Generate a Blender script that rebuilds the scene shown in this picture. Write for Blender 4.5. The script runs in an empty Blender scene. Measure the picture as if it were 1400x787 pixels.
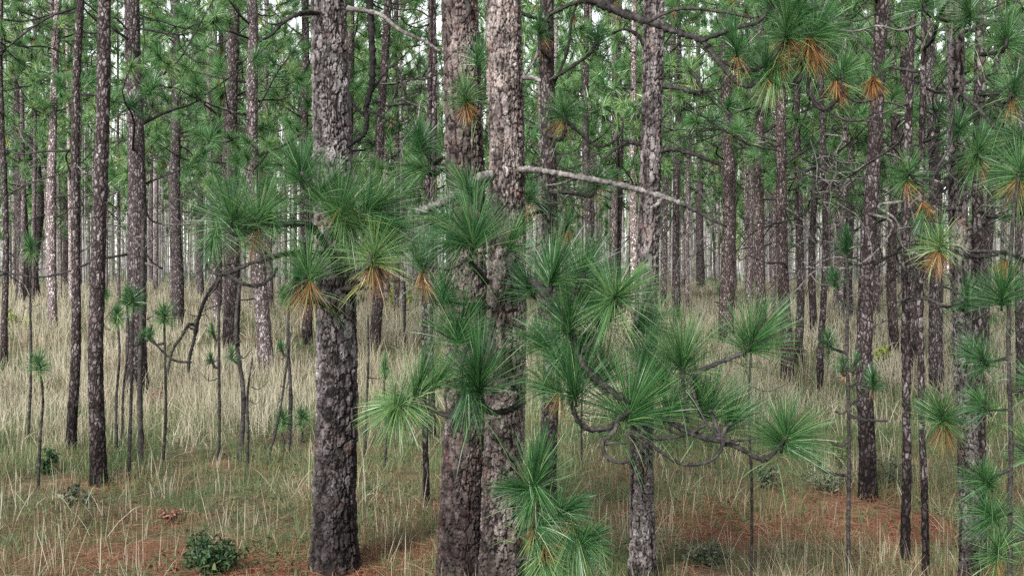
import bpy, math, numpy as np
from mathutils import Vector

R = math.radians
F, CX, HY, CAMH = 1500.0, 700.0, 372.0, 2.5
rng = np.random.default_rng(7)
scene = bpy.context.scene
C = scene.collection

# ------------------------------------------------------------------ noise helpers
def _hash(ix, iy, seed):
    h = (ix.astype(np.int64) * 374761393 + iy.astype(np.int64) * 668265263 + seed * 974711) & 0x7fffffff
    h = ((h ^ (h >> 13)) * 1274126177) & 0x7fffffff
    h = h ^ (h >> 16)
    return (h & 0xffff) / 65535.0

def vnoise(x, y, seed=0):
    x = np.asarray(x, float); y = np.asarray(y, float)
    ix = np.floor(x).astype(np.int64); iy = np.floor(y).astype(np.int64)
    fx = x - ix; fy = y - iy
    fx = fx * fx * (3 - 2 * fx); fy = fy * fy * (3 - 2 * fy)
    a = _hash(ix, iy, seed); b = _hash(ix + 1, iy, seed)
    c = _hash(ix, iy + 1, seed); d = _hash(ix + 1, iy + 1, seed)
    return (a * (1 - fx) + b * fx) * (1 - fy) + (c * (1 - fx) + d * fx) * fy

def fbm(x, y, seed=0, o=3):
    s = 0; a = 0.5; t = 0
    for i in range(o):
        s = s + a * vnoise(x * 2 ** i, y * 2 ** i, seed + i * 17); t += a; a *= 0.5
    return s / t

def sstep(a, b, x):
    t = np.clip((x - a) / (b - a), 0, 1)
    return t * t * (3 - 2 * t)

# ------------------------------------------------------------------ terrain height
_PD = np.array([-500, 0, 15, 22, 26, 30, 40, 60, 100, 200, 400, 3000.])
_PZ = np.array([0, 0, 0.0, .15, .38, .68, 1.1, 1.38, 1.6, 1.6, 1.3, 1.0])
def ground(x, y):
    x = np.asarray(x, float); y = np.asarray(y, float)
    z = np.interp(y, _PD, _PZ)
    return z + (fbm(x * .5, y * .5, 3) - .5) * .16 + (fbm(x * .07, y * .07, 9) - .5) * .25 * sstep(8, 20, y)

def at(px, py, d):
    """world point of a place in the photograph at distance d"""
    return Vector(((px - CX) / F * d, d, CAMH - (py - HY) / F * d))

_DG = np.concatenate([np.linspace(5, 40, 1500), np.linspace(40, 160, 800)])
def ground_at(px, py):
    x = (px - CX) / F * _DG
    yy = HY + (CAMH - ground(x, _DG)) * F / _DG
    k = np.where(yy <= py)[0]
    d = _DG[k[0]] if len(k) else 120.0
    x = (px - CX) / F * d
    return Vector((x, d, float(ground(x, d))))

# ------------------------------------------------------------------ mesh builder
class MB:
    def __init__(s):
        s.V = []; s.Q = []; s.T = []; s.QM = []; s.TM = []; s.n = 0
        s.A = {}
    def add(s, v, q=None, t=None, m=0, **attrs):
        v = np.asarray(v, float).reshape(-1, 3)
        s.V.append(v)
        if q is not None and len(q):
            q = np.asarray(q, np.int64) + s.n; s.Q.append(q); s.QM.append(np.full(len(q), m))
        if t is not None and len(t):
            t = np.asarray(t, np.int64) + s.n; s.T.append(t); s.TM.append(np.full(len(t), m))
        for k in set(list(attrs) + list(s.A)):
            if k not in s.A:
                s.A[k] = [np.zeros(s.n)]
            a = attrs.get(k, 0.0)
            s.A[k].append(np.full(len(v), a) if np.isscalar(a) else np.asarray(a, float))
        s.n += len(v)
    def mesh(s, name, mats, smooth=True):
        me = bpy.data.meshes.new(name)
        V = np.concatenate(s.V)
        Q = np.concatenate(s.Q) if s.Q else np.zeros((0, 4), np.int64)
        T = np.concatenate(s.T) if s.T else np.zeros((0, 3), np.int64)
        me.vertices.add(len(V)); me.vertices.foreach_set('co', V.astype(np.float32).ravel())
        me.loops.add(Q.size + T.size)
        me.loops.foreach_set('vertex_index', np.concatenate([Q.ravel(), T.ravel()]).astype(np.int32))
        me.polygons.add(len(Q) + len(T))
        st = np.concatenate([np.arange(len(Q)) * 4, Q.size + np.arange(len(T)) * 3]).astype(np.int32)
        me.polygons.foreach_set('loop_start', st)
        for m in mats: me.materials.append(m)
        mi = np.concatenate((s.QM if s.QM else [np.zeros(0)]) + (s.TM if s.TM else [np.zeros(0)])).astype(np.int32)
        me.polygons.foreach_set('material_index', mi)
        if smooth: me.polygons.foreach_set('use_smooth', np.ones(len(mi), bool))
        for k, a in s.A.items():
            at_ = me.attributes.new(k, 'FLOAT', 'POINT')
            at_.data.foreach_set('value', np.concatenate(a).astype(np.float32))
        me.update(calc_edges=True)
        return me

def link(name, me, parent=None, loc=None):
    o = bpy.data.objects.new(name, me); C.objects.link(o)
    if loc is not None: o.location = loc
    if parent is not None: o.parent = parent
    return o

def thing(name, label, cat, loc, group=None):
    o = bpy.data.objects.new(name, None); C.objects.link(o)
    o.empty_display_size = .2
    o.location = loc; o['label'] = label; o['category'] = cat
    if group: o['group'] = group
    return o

def world_child(name, me, parent):
    """mesh given in world coordinates, child of an Empty that is only translated"""
    o = link(name, me, parent)
    o.location = (0, 0, 0)
    co = np.zeros(len(me.vertices) * 3, np.float32); me.vertices.foreach_get('co', co)
    pt = parent; off = np.zeros(3)
    while pt is not None:
        off += np.array(pt.location); pt = pt.parent
    # put the object's own origin at its first vertex
    base = co[:3].astype(float).copy()
    me.vertices.foreach_set('co', (co.reshape(-1, 3) - base).astype(np.float32).ravel())
    o.location = Vector(base - off)
    me.update()
    return o

# ------------------------------------------------------------------ shapes
def spline(pts, n):
    P = np.array([list(p) for p in pts], float)
    if len(P) == 2: P = np.array([P[0], (P[0] + P[1]) / 2, P[1]])
    E = np.vstack([2 * P[0] - P[1], P, 2 * P[-1] - P[-2]])
    seg = len(P) - 1
    t = np.linspace(0, seg, n); i = np.minimum(t.astype(int), seg - 1); f = (t - i)[:, None]
    p0, p1, p2, p3 = E[i], E[i + 1], E[i + 2], E[i + 3]
    return .5 * ((2 * p1) + (-p0 + p2) * f + (2 * p0 - 5 * p1 + 4 * p2 - p3) * f ** 2 + (-p0 + 3 * p1 - 3 * p2 + p3) * f ** 3)

def tube(mb, pts, r0, r1, sides=7, n=None, m=0, rough=.12, rg=rng, power=1.0, cap=True, **attrs):
    n = n or max(6, len(pts) * 5)
    P = spline(pts, n)
    T = np.gradient(P, axis=0); T /= np.linalg.norm(T, axis=1)[:, None] + 1e-9
    up = np.array([.31, .17, .93]); 
    if abs(T[0] @ up) > .9: up = np.array([.9, .3, .1])
    N = np.cross(T, up); N /= np.linalg.norm(N, axis=1)[:, None] + 1e-9
    B = np.cross(T, N)
    t = np.linspace(0, 1, n)
    r = r0 + (r1 - r0) * t ** power
    r = r[:, None] * (1 + rough * (rg.random((n, sides)) - .5) * 2) * (1 + rough * (rg.random((n, 1)) - .5) * 1.6)
    a = np.arange(sides) / sides * 2 * np.pi
    V = P[:, None, :] + r[:, :, None] * (np.cos(a)[None, :, None] * N[:, None, :] + np.sin(a)[None, :, None] * B[:, None, :])
    i = np.arange(n - 1)[:, None] * sides; j = np.arange(sides)[None, :]; j2 = (j + 1) % sides
    q = np.stack([i + j, i + j2, i + sides + j2, i + sides + j], -1).reshape(-1, 4)
    V = V.reshape(-1, 3)
    if cap:
        V = np.vstack([V, P[-1:] + T[-1:] * r1 * .6, P[:1]])
        k = (n - 1) * sides
        t3 = [(k + b, k + (b + 1) % sides, n * sides) for b in range(sides)] + [((b + 1) % sides, b, n * sides + 1) for b in range(sides)]
    else: t3 = None
    mb.add(V, q, t3, m, **attrs)
    return P

def strips(mb, P, D, L, w, droop, segs, m=0, side=None, rg=rng, **attrs):
    """many thin curved blades: roots P, directions D (unit), lengths L, widths w, droop 0..1"""
    n = len(P)
    if side is None:
        rv = rg.normal(size=(n, 3))
        side = np.cross(D, rv)
    side = side / (np.linalg.norm(side, axis=1)[:, None] + 1e-9)
    V = np.zeros((n, 2 * segs + 1, 3))
    hor = np.sqrt(np.clip(1 - D[:, 2] ** 2, 0, 1))
    for k in range(segs + 1):
        t = k / segs
        p = P + D * (L * t)[:, None]
        p = p + np.stack([np.zeros(n), np.zeros(n), -droop * L * t * t * (.25 + hor)], 1)
        if k == segs: V[:, 2 * segs] = p
        else:
            ww = (w * (1 - .45 * t))[:, None] * side * .5
            V[:, 2 * k] = p - ww; V[:, 2 * k + 1] = p + ww
    base = (np.arange(n) * (2 * segs + 1))[:, None]
    q = np.concatenate([base + np.array([2 * k, 2 * k + 1, 2 * k + 3, 2 * k + 2]) for k in range(segs - 1)]) if segs > 1 else None
    t3 = base + np.array([2 * segs - 2, 2 * segs - 1, 2 * segs])
    at2 = {k: (v if np.isscalar(v) else np.repeat(v, 2 * segs + 1)) for k, v in attrs.items()}
    mb.add(V.reshape(-1, 3), q, t3, m, **at2)

def perp_frame(A):
    A = np.asarray(A, float); A = A / np.linalg.norm(A)
    u = np.cross(A, [0.3, .1, .95]) if abs(A[2]) < .9 else np.cross(A, [1, 0, 0])
    u /= np.linalg.norm(u); return A, u, np.cross(A, u)

def tuft(mb, P, A, L, n=300, w=.004, spread=80, droop=.16, dead=0., tint=.5, tv=.25, segs=3, stem=.12, m=0, rg=rng, inner=6):
    A, U, W = perp_frame(A)
    u = rg.random(n)
    th = np.radians(inner + (spread - inner) * u ** .75 + rg.normal(0, 10, n))
    th = np.where(rg.random(n) < .03, th + rg.random(n) * .7, th)
    ph = rg.random(n) * 2 * np.pi; ph = ph + .5 * np.sin(2 * ph + rg.random() * 6) + .3 * np.sin(5 * ph + rg.random() * 6)
    th = th * (1 + .16 * np.sin(ph + rg.random() * 6))
    D = np.cos(th)[:, None] * A + np.sin(th)[:, None] * (np.cos(ph)[:, None] * U + np.sin(ph)[:, None] * W)
    P0 = np.asarray(P, float) - A * (u * stem)[:, None] + rg.normal(0, .004, (n, 3))
    LL = L * (1.04 - .36 * rg.random(n) ** 1.5) * np.where(rg.random(n) < .07, .55, 1) * (1 - .12 * u)
    strips(mb, P0, D, LL, w * (.75 + .5 * rg.random(n)), droop * (.5 + .9 * rg.random(n) + 1.4 * (rg.random(n) < .07)), segs, m, rg=rg,
           tint=np.clip(np.clip(tint + rg.normal(0, tv, n), 0, max(.93, tint + .05)), 0, 1), dead=np.clip(dead + rg.normal(0, .06, n) * (dead > 0), 0, 1))

# ------------------------------------------------------------------ materials
def nt(name):
    m = bpy.data.materials.new(name); m.use_nodes = True
    t = m.node_tree; t.nodes.clear()
    return m, t
class G:
    def __init__(s, t): s.t = t
    def n(s, typ, **kw):
        x = s.t.nodes.new(typ)
        for k, v in kw.items():
            if k.startswith('i_'):
                key = k[2:]
                x.inputs[int(key) if key.isdigit() else key].default_value = v
            else: setattr(x, k, v)
        return x
    def l(s, a, b): s.t.links.new(a, b)
    def ramp(s, fac, stops, interp='LINEAR'):
        r = s.n('ShaderNodeValToRGB'); e = r.color_ramp; e.interpolation = interp
        while len(e.elements) < len(stops): e.elements.new(.5)
        for k, (p, c) in enumerate(stops): e.elements[k].position = p; e.elements[k].color = (*c, 1)
        s.l(fac, r.inputs[0]); return r.outputs[0]
    def math(s, op, a, b=None, clamp=False):
        x = s.n('ShaderNodeMath', operation=op, use_clamp=clamp)
        for k, v in enumerate([a, b]):
            if v is None: continue
            if isinstance(v, (int, float)): x.inputs[k].default_value = v
            else: s.l(v, x.inputs[k])
        return x.outputs[0]
    def mix(s, fac, a, b, mode='MIX'):
        x = s.n('ShaderNodeMix', data_type='RGBA', blend_type=mode)
        for sock, v in ((x.inputs[0], fac), (x.inputs[6], a), (x.inputs[7], b)):
            if isinstance(v, (int, float)): sock.default_value = v
            elif isinstance(v, tuple): sock.default_value = (*v, 1)
            else: s.l(v, sock)
        return x.outputs[2]
    def noise(s, vec, scale, detail=4, rough=.55, dist=0):
        x = s.n('ShaderNodeTexNoise', i_Scale=scale, i_Detail=detail, i_Roughness=rough, i_Distortion=dist)
        if vec is not None: s.l(vec, x.inputs['Vector'])
        return x.outputs[0]

def leaf_shader(g, col, rough=.5, trans=.25, spec=.35):
    p = g.n('ShaderNodeBsdfPrincipled', i_Roughness=rough); p.inputs['Specular IOR Level'].default_value = spec
    g.l(col, p.inputs['Base Color'])
    tr = g.n('ShaderNodeBsdfTranslucent'); g.l(col, tr.inputs[0])
    mx = g.n('ShaderNodeMixShader', i_0=trans); g.l(p.outputs[0], mx.inputs[1]); g.l(tr.outputs[0], mx.inputs[2])
    o = g.n('ShaderNodeOutputMaterial'); g.l(mx.outputs[0], o.inputs[0])

def mat_needles():
    m, t = nt('pine_needles'); g = G(t)
    a = g.n('ShaderNodeAttribute', attribute_name='tint').outputs['Fac']
    d = g.n('ShaderNodeAttribute', attribute_name='dead').outputs['Fac']
    green = g.ramp(a, [(0, (.015, .058, .02)), (.4, (.05, .15, .046)), (.7, (.12, .25, .082)), (.9, (.22, .345, .15)), (1, (.40, .42, .09))])  # pale stop before the yellow puts needle highlights into the colour
    brown = g.ramp(a, [(0, (.085, .034, .018)), (.5, (.31, .125, .048)), (1, (.50, .28, .10))])
    col = g.mix(d, green, brown)
    leaf_shader(g, col, .36, .36, .6)
    return m

def mat_grass(name, stops, trans=.3):
    m, t = nt(name); g = G(t)
    a = g.n('ShaderNodeAttribute', attribute_name='tint').outputs['Fac']
    leaf_shader(g, g.ramp(a, stops), .6, trans, .25)
    return m

def bark_out(g, col, h, dist, rough=.88):
    b = g.n('ShaderNodeBump', i_Strength=.9, i_Distance=dist); g.l(h, b.inputs['Height'])
    p = g.n('ShaderNodeBsdfPrincipled', i_Roughness=rough); p.inputs['Specular IOR Level'].default_value = .12
    g.l(col, p.inputs['Base Color']); g.l(b.outputs[0], p.inputs['Normal'])
    o = g.n('ShaderNodeOutputMaterial'); g.l(p.outputs[0], o.inputs[0])

def char_mix(g, col, z, noise, info):
    """fire-scorched foot of the trunk, up to the height kept in the object's colour alpha (x 10 m)"""
    hgt = g.math('MULTIPLY', info.outputs['Alpha'], 10.)
    q = g.math('DIVIDE', z, g.math('MAXIMUM', hgt, .01))
    q = g.math('ADD', q, g.math('MULTIPLY', g.math('SUBTRACT', noise, .5), 1.3))
    f = g.n('ShaderNodeMapRange', interpolation_type='SMOOTHSTEP'); g.l(q, f.inputs[0])
    f.inputs[1].default_value = .15; f.inputs[2].default_value = 1.1; f.inputs[3].default_value = .95; f.inputs[4].default_value = 0
    return g.mix(f.outputs[0], col, g.mix(1., col, (.22, .20, .20), 'MULTIPLY'))

def mat_bark_near():
    m, t = nt('plated_bark'); g = G(t)
    tc = g.n('ShaderNodeTexCoord').outputs['Object']
    gr = g.n('ShaderNodeAttribute', attribute_name='groove').outputs['Fac']
    ce = g.n('ShaderNodeAttribute', attribute_name='cell').outputs['Fac']
    info = g.n('ShaderNodeObjectInfo')
    big = g.noise(tc, 5.5, 4, .6); fine = g.noise(tc, 60, 5, .65); mid = g.noise(tc, 9, 4, .6)
    plate = g.ramp(ce, [(0, (.07, .061, .058)), (.3, (.16, .14, .133)), (.55, (.255, .232, .222)), (.8, (.38, .355, .343)), (1, (.56, .54, .525))])
    plate = g.mix(g.math('MULTIPLY', g.math('SUBTRACT', big, .575), 5., True), plate, (.30, .165, .13))
    v = g.ramp(fine, [(.28, (.35, .33, .33)), (.55, (1, 1, 1)), (.8, (1.5, 1.45, 1.45))])
    plate = g.mix(1., plate, v, 'MULTIPLY')
    v2 = g.ramp(mid, [(.34, (.42, .40, .40)), (.5, (1, 1, 1)), (.68, (1.4, 1.38, 1.36))])
    plate = g.mix(1., plate, v2, 'MULTIPLY')
    f = g.ramp(gr, [(.16, (0, 0, 0)), (.66, (1, 1, 1))])
    col = g.mix(f, (.02, .016, .016), plate)
    col = g.mix(1., col, info.outputs['Color'], 'MULTIPLY')
    sx = g.n('ShaderNodeSeparateXYZ'); g.l(tc, sx.inputs[0])
    col = char_mix(g, col, sx.outputs[2], mid, info)
    bark_out(g, col, fine, .012)
    return m

def mat_bark_mid():
    m, t = nt('scaly_bark'); g = G(t)
    tc0 = g.n('ShaderNodeTexCoord').outputs['Object']
    info = g.n('ShaderNodeObjectInfo')
    off = g.n('ShaderNodeCombineXYZ'); g.l(g.math('MULTIPLY', info.outputs['Random'], 37.), off.inputs[2])
    ad = g.n('ShaderNodeVectorMath', operation='ADD'); g.l(tc0, ad.inputs[0]); g.l(off.outputs[0], ad.inputs[1])
    tc = ad.outputs[0]
    mp = g.n('ShaderNodeMapping'); g.l(tc, mp.inputs[0]); mp.inputs['Scale'].default_value = (1, 1, .5)
    wn = g.n('ShaderNodeTexNoise', i_Scale=9., i_Detail=3.); g.l(tc, wn.inputs['Vector'])
    wv = g.n('ShaderNodeVectorMath', operation='MULTIPLY_ADD'); g.l(wn.outputs['Color'], wv.inputs[0])
    wv.inputs[1].default_value = (.07, .07, .09); g.l(mp.outputs[0], wv.inputs[2])
    vo = g.n('ShaderNodeTexVoronoi', feature='DISTANCE_TO_EDGE', i_Scale=23.); g.l(wv.outputs[0], vo.inputs['Vector'])
    vc = g.n('ShaderNodeTexVoronoi', feature='F1', i_Scale=23.); g.l(wv.outputs[0], vc.inputs['Vector'])
    sc = g.n('ShaderNodeSeparateColor'); g.l(vc.outputs['Color'], sc.inputs[0])
    big = g.noise(tc, 1.3, 3); fine = g.noise(tc, 38, 4, .65)
    plate = g.ramp(sc.outputs[0], [(0, (.08, .066, .066)), (.35, (.19, .155, .15)), (.7, (.30, .265, .26)), (1, (.52, .48, .47))])
    plate = g.mix(g.math('MULTIPLY', g.math('SUBTRACT', big, .45), 1.1, True), plate, (.20, .15, .137))
    v = g.ramp(fine, [(.36, (.3, .28, .28)), (.55, (1.0, 1.0, 1.0)), (.72, (1.6, 1.56, 1.56))])
    plate = g.mix(1., plate, v, 'MULTIPLY')
    e = g.ramp(vo.outputs['Distance'], [(.02, (0, 0, 0)), (.22, (1, 1, 1))])
    col = g.mix(e, (.035, .026, .025), plate)
    col = g.mix(1., col, info.outputs['Color'], 'MULTIPLY')
    sx = g.n('ShaderNodeSeparateXYZ'); g.l(tc0, sx.inputs[0])
    col = char_mix(g, col, sx.outputs[2], g.noise(tc, 5, 4), info)
    h = g.math('ADD', g.math('MULTIPLY', g.math('MINIMUM', vo.outputs['Distance'], .3), 2.5), g.math('MULTIPLY', fine, .4))
    bark_out(g, col, h, .02)
    return m

def mat_twig(name, a, b, sc=30.):
    m, t = nt(name); g = G(t)
    tc = g.n('ShaderNodeTexCoord').outputs['Object']
    n = g.noise(tc, sc, 5, .65)
    n2 = g.noise(tc, sc * .2, 3, .6)
    col = g.ramp(g.math('ADD', g.math('MULTIPLY', n, .6), g.math('MULTIPLY', n2, .4)), [(.38, a), (.52, tuple(p * .4 + q * .6 for p, q in zip(b, a))), (.64, b)])
    bark_out(g, col, n, .006)
    return m

def mat_ground():
    m, t = nt('forest_floor'); g = G(t)
    tc = g.n('ShaderNodeTexCoord').outputs['Object']
    st = g.n('ShaderNodeAttribute', attribute_name='straw').outputs['Fac']
    n1 = g.noise(tc, .35, 5, .6); n2 = g.noise(tc, 3.5, 6, .65); n3 = g.noise(tc, 45, 5, .7)
    base = g.ramp(n2, [(.3, (.045, .04, .025)), (.48, (.10, .085, .05)), (.62, (.17, .135, .085)), (.8, (.24, .2, .13))])
    gcol = g.ramp(n3, [(.3, (.035, .05, .02)), (.7, (.11, .12, .055))])
    base = g.mix(g.ramp(n1, [(.4, (0, 0, 0)), (.6, (.75, .75, .75))]), base, gcol)
    sc = g.ramp(n3, [(.25, (.075, .025, .015)), (.5, (.22, .085, .052)), (.75, (.36, .155, .095))])
    f = g.math('MULTIPLY', st, g.math('ADD', .45, g.math('MULTIPLY', n2, 1.1)), True)
    col = g.mix(f, base, sc)
    b = g.n('ShaderNodeBump', i_Strength=.8, i_Distance=.04); g.l(g.math('ADD', n3, n2), b.inputs['Height'])
    p = g.n('ShaderNodeBsdfPrincipled', i_Roughness=.95); g.l(col, p.inputs['Base Color']); g.l(b.outputs[0], p.inputs['Normal'])
    p.inputs['Specular IOR Level'].default_value = .15
    o = g.n('ShaderNodeOutputMaterial'); g.l(p.outputs[0], o.inputs[0])
    return m

NEEDLE = mat_needles()
BARKN = mat_bark_near(); BARKM = mat_bark_mid()
TWIG = mat_twig('dark_twig_bark', (.005, .0045, .0045), (.075, .068, .064))  # bark mottle; its light tone also puts top highlights into the colour
BLACKTWIG = mat_twig('black_twig_bark', (.003, .003, .003), (.03, .027, .026))  # near-black twig bark for one crooked dead branch
PALE = mat_twig('weathered_wood', (.025, .021, .02), (.27, .25, .235), 34.)
STEM = mat_twig('sapling_bark', (.009, .008, .008), (.085, .075, .07), 40.)
GROUND = mat_ground()
WIRE = mat_grass('straw_grass_blades', [(0, (.16, .14, .085)), (.4, (.33, .295, .21)), (.75, (.45, .41, .315)), (1, (.57, .53, .43))])
GREENG = mat_grass('green_grass_blades', [(0, (.032, .066, .024)), (.35, (.08, .125, .048)), (.7, (.155, .185, .085)), (1, (.29, .275, .16))])
LEAFD = mat_grass('shrub_leaves', [(0, (.01, .026, .01)), (.5, (.024, .055, .02)), (1, (.06, .11, .04))], .15)
LEAFB = mat_grass('bluish_shrub_leaves', [(0, (.03, .04, .024)), (.5, (.075, .09, .055)), (1, (.15, .165, .11))], .15)
LEAFY = mat_grass('yellow_green_leaves', [(0, (.07, .1, .02)), (.5, (.18, .24, .04)), (1, (.34, .38, .08))], .3)
LEAFG = mat_grass('light_green_leaves', [(0, (.04, .07, .02)), (.5, (.09, .14, .04)), (1, (.18, .23, .08))], .3)
LEAFR = mat_grass('dry_red_leaves', [(0, (.09, .04, .03)), (.5, (.2, .09, .07)), (1, (.3, .16, .12))], .2)
STRAWN = mat_grass('fallen_needles', [(0, (.07, .027, .017)), (.5, (.21, .09, .052)), (1, (.36, .19, .12))], .1)

# ------------------------------------------------------------------ ground sheet
patch_px = [(415, 778, 1.1, .85), (980, 705, .95, .8), (1190, 718, .9, .95), (905, 698, .5, .4), (1080, 692, .9, .45),
            (250, 765, .8, .6), (330, 640, .6, .3), (150, 770, .6, .5), (560, 780, .6, .6), (40, 770, .6, .3), (1120, 715, .6, .5), (620, 790, .5, .4)]
patches = []
for px, py, r, s in patch_px:
    p = ground_at(px, py); patches.append((p.x, p.y, r, s))
def straw(x, y):
    x = np.asarray(x, float); y = np.asarray(y, float)
    w = (fbm(x * 1.7, y * 1.7, 31, 4) - .5) * 1.5
    f = np.zeros_like(x)
    for (a, b, r, s) in patches:
        q = np.sqrt(((x - a) / (r * 1.25)) ** 2 + ((y - b) / (r * .9)) ** 2) + w
        f = np.maximum(f, s * (1 - sstep(.55, 1.25, q)))
    f = np.maximum(f, .34 * sstep(.58, .80, fbm(x * .9 + 20, y * .9, 77, 4)))
    return np.clip(f, 0, 1)

def axis(lo, hi, step, far_lo, far_hi, k=1.25):
    a = list(np.arange(lo, hi, step))
    s = step
    while a[-1] < far_hi: s *= k; a.append(a[-1] + s)
    s = step
    while a[0] > far_lo: s *= k; a.insert(0, a[0] - s)
    return np.array(a)
gx = axis(-9, 9, .1, -1500, 1500); gy = axis(6, 24, .1, -60, 2500, 1.12)
XX, YY = np.meshgrid(gx, gy)
ZZ = ground(XX, YY) + (fbm(XX * 4, YY * 4, 50, 3) - .5) * .05
mb = MB(); nx, ny = len(gx), len(gy)
i = np.arange(ny - 1)[:, None] * nx; j = np.arange(nx - 1)[None, :]
mb.add(np.stack([XX, YY, ZZ], -1).reshape(-1, 3), np.stack([i + j, i + j + 1, i + nx + j + 1, i + nx + j], -1).reshape(-1, 4), straw=straw(XX, YY).ravel())
go = link('ground', mb.mesh('ground', [GROUND])); go['kind'] = 'structure'

# ------------------------------------------------------------------ grass
def scatter(n, d0, d1, p=1.5, lo=-230, hi=1630):
    n = int(n * 1.15)
    u = rng.random(n); e = 1 - p
    d = (d0 ** e + (d1 ** e - d0 ** e) * u) ** (1 / e)
    px = lo + (hi - lo) * rng.random(n)
    return (px - CX) / F * d, d

def clumps(mb, cx, cy, per, h, hv, w0, lean, rad, tint, tv, droop, segs=2):
    n = len(cx)
    k = np.repeat(np.arange(n), per)
    a = rng.random(len(k)) * 2 * np.pi; rr = rad * np.sqrt(rng.random(len(k)))
    x = cx[k] + np.cos(a) * rr; y = cy[k] + np.sin(a) * rr
    z = ground(x, y) - .02
    a2 = a + rng.normal(0, .9, len(k)); ln = np.abs(rng.normal(0, lean, len(k)))
    D = np.stack([np.cos(a2) * np.sin(ln), np.sin(a2) * np.sin(ln), np.cos(ln)], 1)
    hh = h[k] * (1 + hv * rng.normal(0, 1, len(k))); hh = np.clip(hh, .06, 1.4)
    w = np.maximum(w0, y * .00044) * (.7 + .6 * rng.random(len(k)))
    strips(mb, np.stack([x, y, z], 1), D, hh, w, droop * (.4 + 1.4 * rng.random(len(k))), segs,
           tint=np.clip(tint[k] + rng.normal(0, tv, len(k)), 0, 1))

# bare discs in front of low shrubs and around the near trunks
CLEAR = [(ground_at(px, min(py, 786)), r) for px, py, r in ((292, 790, .42), (270, 790, .35), (962, 785, .38), (66, 655, .4), (460, 786, .45), (400, 780, .4), (1186, 690, .4), (1130, 682, .5), (135, 668, .25))]
def clear(x, y):
    f = np.ones_like(x)
    for p, r in CLEAR: f = np.minimum(f, sstep(.5, 1.2, np.hypot(x - p.x, (y - p.y + r * .6) / 1.3) / r))
    return f
# pale wiregrass: dense on the rise, thinner in front
x, y = scatter(30000, 7.2, 95, 1.35)
n1 = fbm(x * .30, y * .2, 5); n2 = fbm(x * 1.1 + 3, y * .8, 15)
dens = .03 + .97 * sstep(14.5, 20.5, y + 6 * (n1 - .5))
dens *= .10 + 1.15 * sstep(.36, .58, n2 * .6 + n1 * .4)
dens *= (1 - .85 * straw(x, y)) * clear(x, y)
k = rng.random(len(x)) < dens; x, y = x[k], y[k]
mb = MB()
h = (.24 + .56 * fbm(x * .8, y * .5, 12)) * (.62 + .5 * sstep(12, 21, y))
clumps(mb, x, y, 7, h, .22, .0030, .42, .13, .15 + .7 * fbm(x * .5, y * .3, 44), .10, .32, 3)
# lone taller straws in front
x, y = scatter(600, 7.5, 18, 1.5)
k = rng.random(len(x)) < sstep(.42, .6, fbm(x * .8 + 40, y * .7, 8)) * clear(x, y); x, y = x[k], y[k]
clumps(mb, x, y, 5, .25 + .35 * rng.random(len(x)), .2, .0026, .40, .12, np.full(len(x), .6), .15, .35, 3)
o = link('straw_grass', mb.mesh('straw_grass', [WIRE])); o['kind'] = 'stuff'; o['label'] = 'pale straw coloured wiregrass under the pines'
# green grass
x, y = scatter(44000, 7.2, 60, 1.6)
n1 = fbm(x * .55 + 9, y * .35, 25)
dens = .98 - .5 * sstep(18, 27, y)
dens *= .32 + .8 * sstep(.40, .62, n1)
dens *= (1 - .7 * straw(x, y)) * clear(x, y)
k = rng.random(len(x)) < dens; x, y = x[k], y[k]
mb = MB()
h = .06 + .31 * fbm(x * 1.1, y * .8, 62) * (.65 + .6 * sstep(10, 16, y))
clumps(mb, x, y, 9, h, .3, .0028, .58, .13, -.05 + 1.05 * fbm(x * .8, y * .55, 91), .16, .55, 3)
o = link('green_grass', mb.mesh('green_grass', [GREENG])); o['kind'] = 'stuff'; o['label'] = 'short olive green grass among the straw'
# dry brown bents leaning every way in the front grass
x, y = scatter(19000, 7.2, 24, 1.7)
k = rng.random(len(x)) < .75 * sstep(.40, .62, fbm(x * .7 + 60, y * .55, 33)) * clear(x, y); x, y = x[k], y[k]
mb = MB()
clumps(mb, x, y, 6, .10 + .26 * rng.random(len(x)), .3, .0028, .75, .12, fbm(x * 1.3, y, 19), .2, .45, 3)
DRYG = mat_grass('dry_brown_blades', [(0, (.06, .038, .024)), (.4, (.135, .087, .053)), (.7, (.22, .155, .095)), (1, (.34, .27, .18))], .2)
o = link('dry_grass', mb.mesh('dry_grass', [DRYG])); o['kind'] = 'stuff'; o['label'] = 'dry brown grass lying low in the front'
# fallen needles on the floor
x, y = scatter(120000, 7.2, 26, 1.5)
s = straw(x, y); k = rng.random(len(x)) < .16 + .84 * s; x, y = x[k], y[k]
for px, py in ((457, 784), (400, 786), (135, 666), (1186, 684), (97, 619), (1237, 770), (583, 692), (878, 786), (632, 786), (686, 786)):
    p = ground_at(px, min(py, 786)); q = rng.random(420) * 6.283; r_ = .12 + .5 * rng.random(420)
    x = np.concatenate([x, p.x + r_ * np.cos(q)]); y = np.concatenate([y, p.y + r_ * np.sin(q)])
a = rng.random(len(x)) * 2 * np.pi; el = np.abs(rng.normal(.12, .2, len(x)))
D = np.stack([np.cos(a) * np.cos(el), np.sin(a) * np.cos(el), np.sin(el)], 1)
mb = MB()
strips(mb, np.stack([x, y, ground(x, y) + .01 + .03 * rng.random(len(x))], 1), D, .16 + .16 * rng.random(len(x)), np.full(len(x), .0045), .25, 2,
       side=np.stack([-np.sin(a), np.cos(a), .3 * rng.normal(size=len(x))], 1), tint=np.clip(.5 + rng.normal(0, .25, len(x)), 0, 1))
o = link('fallen_pine_straw', mb.mesh('fallen_pine_straw', [STRAWN])); o['kind'] = 'stuff'; o['label'] = 'rusty fallen pine needles on bare ground'
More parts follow.
